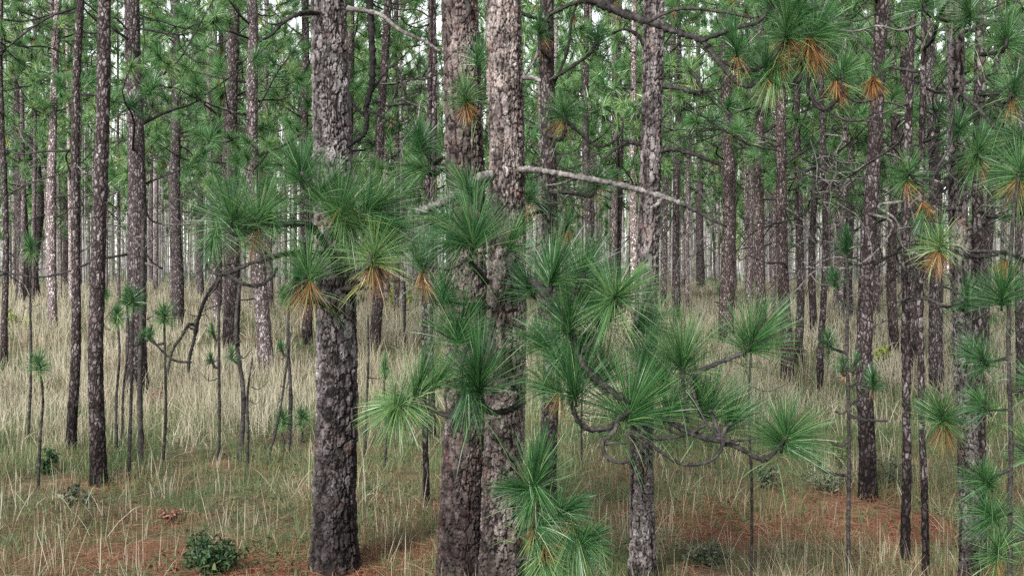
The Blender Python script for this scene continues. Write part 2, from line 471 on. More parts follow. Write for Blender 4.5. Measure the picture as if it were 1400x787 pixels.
# low broad-leaved ground cover
x, y = scatter(26000, 7.2, 20, 1.8)
k = rng.random(len(x)) < .85 * sstep(.5, .68, fbm(x * 1.1 + 5, y * .8, 140, 3)); x, y = x[k], y[k]
a = rng.random(len(x)) * 2 * np.pi; el = rng.normal(.35, .35, len(x))
D = np.stack([np.cos(a) * np.cos(el), np.sin(a) * np.cos(el), np.sin(el)], 1)
mb = MB()
strips(mb, np.stack([x, y, ground(x, y) + .02 + .14 * rng.random(len(x)) ** 1.5], 1), D, .04 + .06 * rng.random(len(x)), .012 + .02 * rng.random(len(x)), .3, 2,
       side=np.stack([-np.sin(a), np.cos(a), .3 * rng.normal(size=len(x))], 1), tint=rng.random(len(x)))
o = link('ground_cover', mb.mesh('ground_cover', [mat_grass('herb_leaves', [(0, (.02, .04, .018)), (.5, (.06, .09, .035)), (1, (.13, .15, .06))])])); o['kind'] = 'stuff'; o['label'] = 'low leafy weeds between the grass'

# ------------------------------------------------------------------ trunks
def bark_field(u, v, R_, cu, cv, seed):
    """plates on a cylinder: u angle, v height -> groove depth (0 crack..1 plate), cell random, plate lift"""
    nc = max(5, int(round(2 * np.pi * R_ / cu)))
    su = u / (2 * np.pi) * nc; sv = v / cv
    su = su + .55 * (vnoise(su * 1.7 % (nc * 1.7), sv * 1.7, seed + 5) - .5); sv = sv + .8 * (vnoise(su * 1.3, sv * 1.1, seed + 6) - .5)
    wu, wv = u * R_ / .008, v / .009
    su = su + .26 * (vnoise(wu, wv, seed + 11) - .5) + .10 * (vnoise(wu * 2.1, wv * 2.1, seed + 12) - .5)
    sv = sv + .26 * (vnoise(wu + 50, wv, seed + 13) - .5) + .10 * (vnoise(wu * 2.1, wv * 2.1 + 30, seed + 14) - .5)
    iu = np.floor(su).astype(np.int64); iv = np.floor(sv).astype(np.int64)
    f1 = np.full(u.shape, 9.); f2 = f1.copy(); cell = np.zeros(u.shape); dv = np.zeros(u.shape)
    for a in (-1, 0, 1):
        for b in (-1, 0, 1):
            ju = (iu + a) % nc; jv = iv + b
            px = iu + a + .1 + .8 * _hash(ju, jv, seed); py = jv + .1 + .8 * _hash(ju, jv, seed + 1)
            d = np.hypot(su - px, sv - py)
            m = d < f1
            f2 = np.where(m, f1, np.minimum(f2, d)); cell = np.where(m, _hash(ju, jv, seed + 2), cell); dv = np.where(m, sv - py, dv); f1 = np.where(m, d, f1)
    return f2 - f1, cell, dv

def trunk_mesh(name, r0, path, height, sides, zs, mat, seed, detail=0., taper=.55, flare=.35):
    """path(z) -> x,y offset; bark relief carved into the mesh when detail > 0"""
    a = np.arange(sides) / sides * 2 * np.pi
    Z, A = np.meshgrid(zs, a, indexing='ij')
    r = r0 * (1 - taper * np.clip(Z / height, 0, 1) ** 1.15) * (1 + flare * np.exp(-np.clip(Z, 0, None) / .28))
    r = r * (1 + .05 * (vnoise(np.cos(A) * 1.5 + 7, Z * 1.1 + np.sin(A), seed + 3) - .5) * 2)
    attrs = {}
    if detail > 0:
        e1, c1, d1 = bark_field(A, Z, r0, .030, .055, seed)
        e2, c2, d2 = bark_field(A + .3, Z, r0, .018, .034, seed + 40)
        e3, c3, d3 = bark_field(A + 1.3, Z, r0, .062, .12, seed + 80)
        pv = sstep(.3, .7, fbm(np.cos(A) * 2.2 + 9, Z * 2.6 + np.sin(A) * 2.2, seed + 19))
        mixw = sstep(.46, .54, fbm(np.cos(A) * 3 + 40, Z * 1.9 + np.sin(A) * 3, seed + 29))
        e1 = e1 * (1 - mixw) + e3 * mixw; c1 = np.where(mixw > .5, c3, c1); d1 = d1 * (1 - mixw) + d3 * mixw
        gap = .10 + .30 * pv + .18 * vnoise(np.cos(A) * 6 + 9, Z * 7 + np.sin(A) * 6, seed + 9)
        g1 = sstep(.02, gap, e1); g2 = sstep(.0, .25, e2); g3 = sstep(.02, .22, e3)
        lay = np.floor(c1 * 4) / 4
        hgt = g1 * (.25 + .55 * lay + .35 * c3 * g3) - .25 * d1 * g1 + .5 * g2 * np.floor(c2 * 3) / 3 * (.25 + .75 * g1) - .2 * d2 * g2
        r = r + detail * (hgt - .6)
        attrs = dict(groove=(np.clip(g1 * .62 + .38 * g2 * g1 + .14 * c2 * (1 - g1), 0, 1)).ravel(), cell=np.clip(.42 * lay + .40 * c2 + .30 * (1 - pv) - .02, 0, 1).ravel())
    X, Y = path(Z)
    V = np.stack([X + r * np.cos(A), Y + r * np.sin(A), Z], -1).reshape(-1, 3)
    n = len(zs); i = np.arange(n - 1)[:, None] * sides; j = np.arange(sides)[None, :]; j2 = (j + 1) % sides
    q = np.stack([i + j, i + j2, i + sides + j2, i + sides + j], -1).reshape(-1, 4)
    mb = MB(); mb.add(V, q, None, 0, **attrs)
    return mb.mesh(name, [mat])

# crown variants (limbs + needle tufts), local: trunk axis at x=y=0, z from 0 to 1 crown height in metres
def crown_mesh(seed, H, rad, nb, lod, dead=.05, tint=.42):
    rg = np.random.default_rng(seed); mb = MB()
    def put(P, A, L):
        tt = tint + rg.normal(0, .12)
        if lod == 0: tuft(mb, P, A, L, 190, .0085, 92, .16, 0, tt, .16, 2, .12, 0, rg)
        elif lod == 1: tuft(mb, P, A, L * 1.15, 70, .019, 95, .16, 0, tt, .16, 2, .12, 0, rg)
        else: tuft(mb, P, A, L, 18, .035, 110, .2, 0, tt, .2, 1, .2, 0, rg)
        if rg.random() < dead and lod < 2:
            tuft(mb, P - np.asarray(A) * .1, (0, 0, -1), L * .8, 50 if lod == 0 else 16, .008 if lod == 0 else .015, 50, 0, .9, .4, .25, 2, .05, 0, rg)
    for b in range(nb):
        t = (b + rg.random() * .8) / nb
        z = t * H * .93
        az = b * 2.4 + rg.normal(0, .5)
        ln = rad * (1.0 - .72 * t) * (.55 + .6 * rg.random()) * (1.0 if t > .08 else .8)
        dx, dy = math.cos(az), math.sin(az)
        rise = rg.normal(.15, .25)
        pts = []; wob = rg.normal(0, .16, (5, 3))
        for k in range(5):
            s = k / 4
            pts.append(np.array([dx * ln * s, dy * ln * s, z + ln * (rise * s + .25 * s * s)]) + wob[k] * ln * .35 * s)
        pts = np.array(pts)
        sides = 5 if lod == 0 else 3
        r0 = .008 + .009 * ln
        P = tube(mb, pts, r0, .007, sides, 10 if lod < 2 else 4, 1, .15, rg, cap=False)
        put(P[-1], P[-1] - P[-2] + np.array([0, 0, .06]), .3 + .08 * rg.random())
        ns = 1 + int(ln * 1.5)
        for q in range(ns):
            s = .35 + .6 * rg.random(); k = int(s * (len(P) - 1))
            sd = rg.normal(0, 1, 3); sd[2] = abs(sd[2]) * .5 + .05; sd /= np.linalg.norm(sd)
            l2 = (.2 + .55 * rg.random()) * min(1., ln * .5 + .3)
            e = P[k] + sd * l2; mid = P[k] + sd * l2 * .5 - np.array([0, 0, .1 * l2])
            if lod < 2: tube(mb, [P[k], mid, e], .008, .006, 3 if lod else 4, 5, 1, .1, rg, cap=False)
            put(e, e - mid + np.array([0, 0, .05]), .26 + .1 * rg.random())
    put(np.array([0, 0, H]), (0, 0, 1), .35)
    return mb.mesh('crown', [NEEDLE, TWIG])

CR0 = [crown_mesh(100 + i, 7.5, 2.7, 21, 0, .10, .60) for i in range(5)]
CR1 = [crown_mesh(200 + i, 8.0, 2.6, 30, 1, .05, .68) for i in range(6)]

# dead branch variants: bare curly limbs
def dead_mesh(seed, ln, mat):
    rg = np.random.default_rng(seed); mb = MB()
    def limb(P0, D, l, r, depth):
        pts = [P0]; d = np.array(D, float)
        n = 6
        for k in range(n):
            d = d + rg.normal(0, .33 + .12 * depth, 3); d[2] -= .03; d /= np.linalg.norm(d)
            pts.append(pts[-1] + d * l / n)
        P = tube(mb, pts, r, r * .25, 6 if depth == 0 else 4, 22 if depth == 0 else 10, 0, .15, rg)
        if depth < 2:
            for q in range(5 if depth == 0 else 2):
                k = int((.3 + .65 * rg.random()) * (len(P) - 1))
                d2 = rg.normal(0, 1, 3); d2 = d2 / np.linalg.norm(d2) + .5 * d; d2 /= np.linalg.norm(d2)
                limb(P[k], d2, l * (.25 + .3 * rg.random()), r * .5, depth + 1)
    limb(np.zeros(3), (1, 0, .1), ln, .006 + .0055 * ln, 0)
    return mb.mesh('dead_branch', [mat])
DEAD = [dead_mesh(300 + i, .7 + .22 * i, TWIG if i % 3 else PALE) for i in range(12)]

COLS = {'rust': (.50, .44, .43), 'grey': (.58, .575, .59), 'dark': (.48, .46, .47), 'ash': (1.05, 1.04, 1.04), 'pale': (1.45, 1.43, 1.42), 'red': (.64, .59, .57), 'mid': (.50, .485, .49), 'bleached': (1.8, 1.77, 1.72)}

def place_crown(root, offx, offy, zb, sc, lod, k, rot):
    src = (CR0 if lod == 0 else CR1)
    o = link('crown', src[k % len(src)], root)
    o.location = (offx, offy, zb); o.rotation_euler = (0, 0, rot); o.scale = sc
    return o

def add_dead(root, path, r, z, rg, scale=1.):
    o = link('dead_branch', DEAD[rg.integers(len(DEAD))], root)
    X, Y = path(np.array([z])); az = rg.random() * 2 * np.pi
    o.location = (float(X[0]) + math.cos(az) * r * .8, float(Y[0]) + math.sin(az) * r * .8, z)
    o.rotation_euler = (rg.normal(0, .8), rg.normal(.05, .3), az)
    o.scale = (scale,) * 3

# (base x, base y, x at frame top, width px, colour, char height m, crown base m or 0, dead branches, label)
TREES = [
 (457, 782, 452, 56, 'grey', 2.6, 8.2, 0, 'thick grey plated pine with charred foot beside the bare red earth'),
 (632, 800, 630, 57, 'rust', 2.2, 8.5, 0, 'thick reddish brown pine, rear one of the touching pair'),
 (686, 830, 688, 55, 'red', 1.2, 8.5, 0, 'thick pinkish pine in front, with long peeling dead branch and green needle boughs'),
 (878, 791, 889, 32, 'mid', .2, 7.8, 0, 'medium straight pine behind the big green needle tufts'),
 (135, 664, 138, 21, 'mid', 1.6, 8.0, 0, 'slim dark pine with scorched foot beside a pale fallen stick'),
 (188, 540, 183, 28, 'grey', 1.2, 3.7, 4, 'stout grey pine in pale grass behind the tufted saplings'),
 (97, 617, 112, 13, 'mid', 1.5, 7.6, 2, 'thin slightly leaning pine next to the slim dark scorched pine'),
 (33, 412, 20, 19, 'dark', .8, 4.3, 6, 'dark brown trunk, left of the two dark pines on the rise'),
 (47, 408, 50, 16, 'dark', .8, 3.9, 7, 'crooked blackish trunk, right of the two dark pines on the rise'),
 (68, 452, 70.7, 8, 'pale', .5, 6, 2, 'thin pale grey trunk near the two dark pines on the rise'),
 (91, 392, 88, 11, 'dark', .5, 4.2, 4, 'narrow blackish trunk on the rise behind the thin leaning pine'),
 (243, 450, 238, 17, 'grey', .9, 3.9, 4, 'grey trunk alone in pale grass with a brown needle nest high up'),
 (367, 512, 352, 21, 'ash', .5, 4.3, 4, 'pale grey pine with a swollen leaning foot in straw grass'),
 (315, 480, 318, 23, 'dark', 2.0, 3.7, 5, 'dark charred pine behind the bent dead sapling'),
 (512, 480, 528, 15, 'dark', 1.0, 3.7, 5, 'dark trunk just behind the thick grey charred pine'),
 (477, 470, 478, 15, 'mid', 1.0, 4.1, 3, 'half hidden mid grey trunk touching the edge of the thick charred pine'),
 (591, 600, 590, 10, 'mid', 1.3, 6.2, 2, 'slender grey trunk beside the thick reddish pair'),
 (583, 690, 584.7, 8, 'dark', 1.6, 6.5, 1, 'very thin blackish pine with base in grass beside the thick reddish pair'),
 (748, 698, 752, 24, 'dark', 1.0, 7.0, 5, 'dark pine hidden low down by the green boughs'),
 (993, 470, 996, 20, 'red', .6, 4.3, 3, 'straight reddish pine behind the upturned needle tuft'),
 (1040, 480, 1038, 15, 'red', .6, 3.9, 3, 'first of three slim reddish trunks behind the needle tuft'),
 (1077, 525, 1062, 17, 'red', .5, 4.1, 3, 'leaning pale reddish trunk with its foot by the spreading needle tuft'),
 (1092, 500, 1092, 11, 'mid', .7, 3.9, 3, 'thin grey trunk just beside the leaning pale reddish one'),
 (1121, 535, 1128.0, 9, 'dark', .8, 5.6, 2, 'thin dark trunk standing free in pale grass'),
 (1112, 455, 1116, 10, 'mid', .6, 3.7, 3, 'narrow grey trunk behind the thin dark free standing one'),
 (1186, 682, 1198, 22, 'mid', 1.4, 6.4, 4, 'medium pine with sooty foot on the rusty needle patch'),
 (1222, 480, 1220, 13, 'red', .8, 3.5, 3, 'brownish trunk behind the pine on the needle patch'),
 (1243, 500, 1240, 22, 'mid', .8, 3.3, 4, 'broad shaded trunk behind the slender dark pair'),
 (1237, 768, 1250, 12, 'dark', 1.5, 7.0, 2, 'slender dark pine, left of a close pair in brown grass'),
 (1266, 790, 1260.7, 9, 'mid', 1.3, 7.0, 1, 'slender grey pine, right of a close pair in brown grass'),
 (1281, 540, 1272, 19, 'grey', .6, 3.5, 4, 'grey pine with yellowing needle tufts before it'),
 (1328, 800, 1306, 27, 'mid', 1.0, 7.4, 2, 'rough grey pine leaning by the young tufted sapling'),
 (1341, 770, 1340, 16, 'mid', 1.0, 7.2, 2, 'slim pine close behind the rough leaning grey pine'),
 (1396, 545, 1393, 12, 'grey', .6, 3.9, 2, 'grey trunk cut by the edge of the photo'),
 (6, 500, 2.7, 9, 'dark', .8, 5.4, 3, 'dark thin trunk at the outer edge of the wood'),
 (958, 395, 953, 12, 'mid', .5, 4.7, 3, 'grey trunk on the bright far clearing'),
 (300, 430, 303, 12, 'mid', .8, 3.7, 3, 'grey trunk behind the bent dead sapling and charred pine'),
 (275, 415, 270.7, 9, 'grey', .5, 5.5, 3, 'narrow grey trunk behind the bent dead sapling'),
 (420, 470, 415, 14, 'mid', .8, 3.7, 4, 'shaded trunk behind the orange needled tuft'),
 (545, 430, 540, 11, 'mid', .5, 3.5, 4, 'grey trunk by the yellow leaved bush'),
 (1160, 440, 1163, 12, 'mid', .6, 3.5, 3, 'grey trunk behind the candelabra sapling'),
 (805, 450, 800, 12, 'mid', .5, 3.5, 4, 'grey trunk seen under the long dead branch'),
 (845, 430, 848, 11, 'dark', .5, 3.7, 4, 'dark narrow trunk under the long dead branch'),
 (925, 440, 928.0, 9, 'grey', .5, 5.0, 3, 'narrow grey trunk near the tip of the long dead branch'),
 (1345, 470, 1368, 13, 'mid', .6, 3.5, 3, 'leaning grey trunk behind the slim right pines'),
]
HERO = {}
def make_tree(k, spec, lod=0):
    bx, by, tx, w, col, char, cb, nd, label = spec
    base = ground_at(bx, by); d = base.y
    if by > 787: 
        d = CAMH * F / (by - HY); base = Vector(((bx - CX) / F * d, d, float(ground((bx - CX) / F * d, d))))
    rg = np.random.default_rng(900 + k)
    r0 = w / 2 / F * d
    topx = (tx - CX) / F * d; ztop = CAMH + HY / F * d - base.z
    lean = (topx - base.x) / ztop
    H = max(12., cb + 6) if d < 16 else max(13., cb + 7.5)
    amp = .03 + .02 * rg.random(); p1, p2 = rg.random(2) * 6.3
    if k == 8: amp = .16
    def path(z):
        z = np.asarray(z, float)
        e = sstep(0, 1.5, z)
        curve = 0.
        if k == 12: curve = -.28 * (1 - np.exp(-z / .9)) + lean * 0 + .0 * z
        return lean * z + curve * .6 + amp * np.sin(z * .8 + p1) * e, amp * np.sin(z * .7 + p2) * e
    root = thing('pine_tree', label, 'pine tree', base + Vector((0, 0, 0)), 'standing pines in front and middle of the wood')
    hero = w * d > 0 and d < 10 and w > 25
    if hero:
        sides = int(2 * np.pi * r0 / .0052)
        zs = np.concatenate([np.arange(-.2, ztop + .25, .0062), np.linspace(ztop + .35, H, 40)])
        me = trunk_mesh('trunk', r0, path, H, sides, zs, BARKN, 50 + k * 7, .019 if w > 40 else .013, .5, .34)
    else:
        sides = 40 if d < 16 else 24
        zs = np.concatenate([np.arange(-.2, ztop + .3, .035 if d < 16 else .08), np.linspace(ztop + .5, H, 24)])
        me = trunk_mesh('trunk', r0, path, H, sides, zs, BARKM, 50 + k * 7, 0.008 if d < 16 else .012, .55, .2)
    t = link('trunk', me, root); c = COLS[col]; t.color = (c[0], c[1], c[2], char / 10)
    if cb:
        X, Y = path(np.array([cb + 3.]))
        s = .8 if d < 16 else 1.
        place_crown(root, float(X[0]), float(Y[0]), cb, (s, s, (H - cb) / 7.5), 0, k, rg.random() * 6.3)
    for q in range(nd + (4 if cb and k > 4 else 0)):
        add_dead(root, path, r0, rg.uniform(max(1.6, cb * .35), min(ztop, cb + 3.5)), rg, .8 if d < 18 else 1.1)
    HERO[k] = dict(root=root, path=path, d=d, base=base, r=r0)
    return root
for k, s in enumerate(TREES): make_tree(k, s)

# ------------------------------------------------------------------ boughs of the near trees
DEF_D = [None]
def P3(p, d):
    return at(p[0], p[1], p[2] if len(p) > 2 else d)

def bough(root, name, lines, mat, d):
    """lines: list of (points px, r0 px, r1 px); returns the branch object"""
    mb = MB()
    for pts, a, b in lines:
        Q = [P3(p, d) for p in pts]
        s = d / F
        Q = [Q[0]] + [q + Vector(rng.normal(0, .008, 3)) for q in Q[1:-1]] + [Q[-1]]
        ln = sum((q - p).length for p, q in zip(Q, Q[1:]))
        P = tube(mb, Q, a * s, b * s, 9, int(min(160, max(14, ln / .011))), 0, .3)
        if mat is TWIG and a >= 2.2:
            for k in range(int(ln / .09)):
                i = rng.integers(1, len(P) - 1); dv = rng.normal(0, 1, 3); dv /= np.linalg.norm(dv)
                e = P[i] + dv * rng.uniform(.02, .05); tube(mb, [P[i], (P[i] + e) / 2 + rng.normal(0, .004, 3), e], .004, .0015, 4, 4, 0, .2)
    return world_child(name, mb.mesh(name, [mat]), root)

def needles(parent, specs, d):
    """specs: (px, py, screen angle, length px, spread, n, tint, droop, toward camera, [dead count])"""
    for s in specs:
        px, py, ang, L, spread, n, tint, droop, tow = s[:9]
        dd = d if len(s) < 11 else s[10]
        a = R(ang)
        A = np.array([math.cos(a), -tow, math.sin(a)])
        P = np.array(at(px, py, dd)); Lm = 1.02 * L / F * dd
        mb = MB()
        tuft(mb, P, A, Lm, int(n * 1.5), .0038, spread * (.86 if spread < 95 else .94), droop * .8, 0, tint - .07, .24, 4, .09)
        An = A / np.linalg.norm(A)      # older, shaggy needles further down the shoot
        tuft(mb, P - An * .09, A + rng.normal(0, .25, 3), Lm * .85, int(n * .14), .0038, 115, droop + .25, 0, tint + .06, .3, 4, .14)
        # short bristly shoot inside the tuft
        An = A / np.linalg.norm(A)
        tube(mb, [P - An * .13, P - An * .05, P + An * .012], .008, .006, 6, 6, 1, .2)
        nd = s[9] if len(s) > 9 else 0
        if nd:
            tuft(mb, P - An * .10, (rng.normal(0, .15), -.1, -1), Lm * .8, int(nd * 1.9), .0040, 48, .0, .85, .45, .32, 3, .05)
        world_child('needle_tuft', mb.mesh('needle_tuft', [NEEDLE, TWIG]), parent)

T = lambda k: HERO[k]['root']
D3 = 7.25
# --- pinkish front pine: right-hand green bough
b = bough(T(2), 'branch', [
    ([(700, 368, 8.05), (722, 378, 7.8), (745, 402, 7.5), (775, 448, 7.35), (800, 500), (840, 535), (900, 565), (950, 590), (985, 602), (1015, 612), (1045, 628), (1062, 616), (1075, 597)], 6.2, 3),
    ([(785, 530), (781, 548), (788, 572), (806, 587), (830, 586), (848, 574), (862, 560)], 3.4, 3.6),
    ([(843, 402), (838, 426), (818, 456), (795, 482)], 3.2, 3.4),
    ([(933, 490), (934, 505), (932, 530), (940, 577)], 2.6, 2.4),
    ([(1030, 463), (1016, 480), (990, 493), (958, 507), (945, 516), (948, 540), (962, 568), (985, 600)], 3.2, 2.2),
    ([(970, 560), (978, 580), (985, 600)], 3, 3), ([(1000, 577), (992, 590), (985, 602)], 2.5, 3),
    ([(755, 376), (752, 390), (748, 404)], 3.5, 4), ([(777, 440), (772, 452), (778, 455)], 3.5, 4), ([(800, 372), (790, 400), (770, 430)], 3, 4),
  ], TWIG, D3)
needles(b, [
    (755, 376, 76, 88, 78, 300, .38, .12, .25), (800, 370, 60, 78, 80, 240, .33, .2, -.2, 0, 7.5),
    (843, 402, 60, 84, 115, 380, .62, .12, .9), (777, 440, 97, 80, 75, 280, .4, .15, .2),
    (785, 530, 97, 96, 80, 340, .36, .12, .15), (862, 560, 78, 112, 88, 430, .42, .1, .25),
    (933, 490, 92, 96, 72, 260, .5, .12, .1), (1030, 465, 62, 92, 92, 360, .5, .12, .2),
    (1075, 596, 80, 88, 100, 380, .45, .15, .4), (970, 560, 72, 84, 55, 220, .42, .1, 0, 0, 7.4),
    (1000, 575, 62, 78, 50, 180, .42, .15, 0, 0, 7.4), (800, 465, 200, 68, 90, 200, .55, .2, .1, 0, 7.45),
    (722, 392, 120, 70, 80, 200, .25, .2, -.1, 0, 7.75), (750, 530, 150, 62, 70, 160, .5, .3, .0, 30, 7.4),
    (885, 440, 30, 70, 80, 200, .45, .2, -.3, 0, 7.6),
    (905, 520, 100, 74, 80, 200, .4, .15, -.1, 0, 7.4), (822, 432, 85, 76, 85, 220, .36, .15, -.1, 0, 7.5), (762, 486, 120, 70, 85, 200, .4, .15, -.1, 0, 7.5), (826, 505, 95, 78, 85, 220, .34, .15, -.1, 0, 7.4),
    (882, 486, 70, 76, 85, 200, .45, .15, -.1, 0, 7.5), (920, 556, 60, 70, 80, 180, .4, .15, .0, 0, 7.3), (740, 462, 140, 66, 80, 180, .38, .2, -.1, 0, 7.6), (955, 545, 95, 72, 75, 180, .42, .12, .0, 0, 7.35), (802, 402, 80, 70, 85, 200, .5, .15, -.2, 0, 7.6)], D3)
# bare curls hanging under the bough
bough(T(2), 'dead_branch', [
    ([(845, 577), (838, 592), (827, 606), (832, 622), (848, 633), (862, 627), (863, 610), (856, 592)], 3, 1.6),
    ([(828, 607), (842, 603), (856, 606)], 2, 1.2),
    ([(857, 592), (888, 598), (920, 599), (948, 592), (965, 580)], 2.6, 2),
    ([(880, 598), (900, 617), (930, 632), (955, 634), (978, 625), (990, 604)], 2.2, 2.4),
    ([(905, 565), (925, 583), (958, 595), (985, 603)], 2.6, 2.4),
    ([(985, 603), (1015, 600), (1035, 598)], 2.2, 1.2), ([(918, 572), (912, 585), (925, 592)], 1.8, 1)], TWIG, D3 - .05)
# long peeling dead branch and broken stub
lb = bough(T(2), 'dead_branch', [
    ([(706, 232, 8.15), (735, 233, 8.0), (780, 238, 7.9), (840, 253, 7.8), (880, 263, 7.7), (912, 271, 7.65), (935, 279, 7.6)], 4.7, 3.2),
    ([(905, 272, 7.66), (897, 280, 7.6), (890, 284, 7.55)], 3, 2), ([(790, 243, 7.9), (765, 250, 8.1), (745, 254, 8.3)], 2, .8)], PALE, 7.8)
lb['label'] = 'long pale dead branch with peeling bark'
bough(T(2), 'dead_branch', [([(925, 275, 7.62), (955, 288, 7.55), (975, 300, 7.5), (994, 310, 7.5)], 3, 1.2)], TWIG, 7.6)
st = bough(T(2), 'broken_branch', [([(672, 238, 8.15), (650, 245, 8.0), (625, 265, 7.9), (600, 280, 7.85), (571, 290, 7.8)], 7, 5.5),
    ([(612, 274, 7.88), (625, 295, 7.8), (640, 305, 7.8)], 2.5, 1.5)], PALE, 7.9)
bough(T(2), 'broken_branch', [([(662, 372, 8.05), (648, 365, 7.9), (640, 357, 7.8)], 2.2, 1.4)], PALE, 7.9)
bough(T(2), 'broken_branch', [([(708, 105, 8.2), (728, 107, 8.15), (738, 111, 8.1)], 4, 2.5)], PALE, 7.9)
# left green bough
b = bough(T(2), 'branch', [
    ([(668, 420, 8.05), (645, 415, 7.8), (628, 440, 7.6), (627, 456, 7.5)], 4, 3.5),
    ([(665, 385, 8.0), (652, 372, 7.7), (640, 350, 7.55), (647, 325, 7.5)], 4, 3.5),
    ([(640, 352, 7.55), (622, 364), (600, 366), (578, 360)], 2.6, 2.4),
    ([(610, 410, 7.6), (606, 398)], 3, 3), ([(640, 415, 7.75), (620, 415, 7.65), (610, 408, 7.6)], 3, 3)], STEM, 7.5)
needles(b, [
    (647, 324, 97, 92, 72, 330, .42, .12, .2), (640, 262, 118, 66, 75, 220, .35, .18, .05, 0, 7.7), (604, 300, 150, 60, 80, 160, .36, .25, .0, 0, 7.7),
    (576, 358, 95, 55, 60, 110, .4, .15, .1, 40), (605, 398, 92, 66, 85, 220, .27, .2, .1), (627, 456, 82, 82, 78, 300, .35, .12, .2),
    (700, 328, 70, 60, 70, 150, .5, .25, .2, 0, 7.75), (622, 330, 185, 60, 60, 150, .33, .3, .1)], 7.5)
b = bough(T(2), 'branch', [
    ([(712, 552, 8.0), (690, 563, 7.7), (668, 562, 7.5), (657, 545, 7.4), (655, 522, 7.35)], 4, 4.2),
    ([(655, 545, 7.4), (648, 560), (620, 568), (598, 563), (580, 549), (571, 530)], 3, 3.2),
    ([(580, 549), (566, 558), (545, 558)], 2.6, 3), ([(640, 470), (635, 500), (633, 530), (643, 556)], 2.2, 2.6)], TWIG, 7.3)
needles(b, [
    (655, 520, 92, 104, 88, 420, .34, .1, .3), (571, 530, 70, 88, 48, 120, .5, .08, .1), (541, 557, 215, 66, 118, 330, .72, .2, .8),
    (541, 557, 78, 78, 30, 60, .5, .06, .0), (600, 520, 45, 66, 60, 120, .55, .1, .1), (640, 540, 268, 70, 45, 150, .3, .1, .1)], 7.3)
# high bough reaching right with rusty needles
b = bough(T(2), 'branch', [
    ([(706, -58, 8.2), (755, -28, 8.1), (812, 2, 8.0), (850, 18, 7.9), (885, 30, 7.85), (930, 45, 7.75), (958, 56, 7.7), (985, 84), (1002, 106), (1022, 117), (1046, 108)], 7, 2.6),
    ([(958, 56), (1000, 40), (1035, 30), (1052, 12), (1056, -20)], 3.5, 2), ([(985, 84), (1030, 95), (1060, 70), (1072, 45)], 3, 2.4),
    ([(1046, 108), (1075, 120), (1100, 100), (1116, 70), (1115, 45)], 3, 2.6), ([(885, 30), (930, 12), (985, 16), (1030, 25)], 2.4, 1.8),
    ([(1106, 105), (1110, 130), (1128, 150), (1150, 130), (1152, 100)], 2.6, 2.6), ([(1150, 130), (1180, 140), (1202, 128), (1205, 98)], 2.2, 2)], TWIG, 7.6)
needles(b, [
    (1075, 38, 95, 66, 100, 300, .5, .18, .3, 60), (1115, 40, 65, 72, 95, 300, .45, .2, .2, 150), (1045, 92, 100, 58, 100, 260, .3, .2, .2, 30),
    (1058, 100, 250, 56, 60, 150, .75, .3, .2, 170), (1152, 98, 70, 48, 90, 200, .5, .2, .3, 110), (1205, 96, 60, 44, 110, 60, .5, .2, .3, 240),
    (1100, 85, 200, 50, 80, 120, .15, .3, .1, 90), (1060, -8, 80, 70, 90, 240, .5, .15, .2), (1005, 60, 100, 60, 90, 200, .25, .2, 0, 20), (1090, 10, 100, 70, 90, 220, .45, .2, .2)], 7.6)
bough(T(2), 'dead_branch', [([(1108, 118), (1118, 143), (1150, 162), (1182, 166), (1208, 154), (1240, 140), (1262, 108)], 1.7, .8), ([(1150, 162), (1195, 168), (1225, 180)], 1.3, .6)], STEM, 7.6)
# --- grey charred pine: left boughs
DL = 8.35
b = bough(T(0), 'branch', [
    ([(450, 345, 8.98), (436, 320, 8.7), (415, 309, 8.5), (385, 308), (355, 308), (333, 320), (322, 318), (315, 300)], 4.5, 3.6),
    ([(333, 320), (340, 305), (352, 298)], 3, 3),
    ([(452, 320, 8.98), (458, 300, 8.7), (445, 277, 8.5), (428, 253), (412, 236)], 4, 3.5), ([(458, 300, 8.7), (462, 292, 8.5)], 3, 3),
    ([(458, 320, 8.98), (480, 312, 8.6), (500, 300, 8.4), (512, 287)], 3.5, 3), ([(495, 303, 8.4), (520, 312)], 3, 2.6)], TWIG, DL)
needles(b, [
    (315, 298, 104, 92, 95, 380, .4, .15, .2), (354, 296, 72, 82, 92, 300, .55, .18, .2, 40), (411, 235, 97, 70, 82, 240, .35, .14, .2),
    (465, 290, 80, 88, 80, 320, .5, .15, .2), (510, 286, 35, 84, 75, 340, .45, .15, .1), (522, 312, 350, 74, 70, 260, .26, .2, .1),
    (292, 326, 262, 50, 70, 150, .5, .1, .2), (470, 300, 280, 60, 80, 160, .55, .2, .2, 60), (372, 305, 280, 34, 80, 80, .55, .2, .2), (490, 300, 110, 70, 70, 200, .5, .15, .2),
    (440, 262, 60, 70, 70, 160, .42, .15, .0)], DL)
b = bough(T(0), 'branch', [
    ([(452, 420, 8.98), (432, 412, 8.6), (415, 412, 8.45), (408, 398), (420, 372)], 3.6, 3.2)], TWIG, DL)
needles(b, [(420, 371, 95, 78, 75, 260, .5, .12, .15, 70), (408, 380, 255, 50, 60, 120, .22, .1, .1)], DL)
b = bough(T(0), 'branch', [
    ([(470, 395, 8.98), (490, 392, 8.7), (484, 380, 8.5), (502, 364), (510, 347)], 4, 3.8),
    ([(484, 380), (492, 392), (508, 394)], 2.4, 1.6), ([(520, 378), (530, 385), (528, 395), (519, 397)], 2.4, 1.6), ([(510, 350), (518, 362), (520, 378)], 2, 2.2)], TWIG, DL)
needles(b, [(511, 346, 85, 74, 100, 380, .88, .15, .3, 110)], DL)
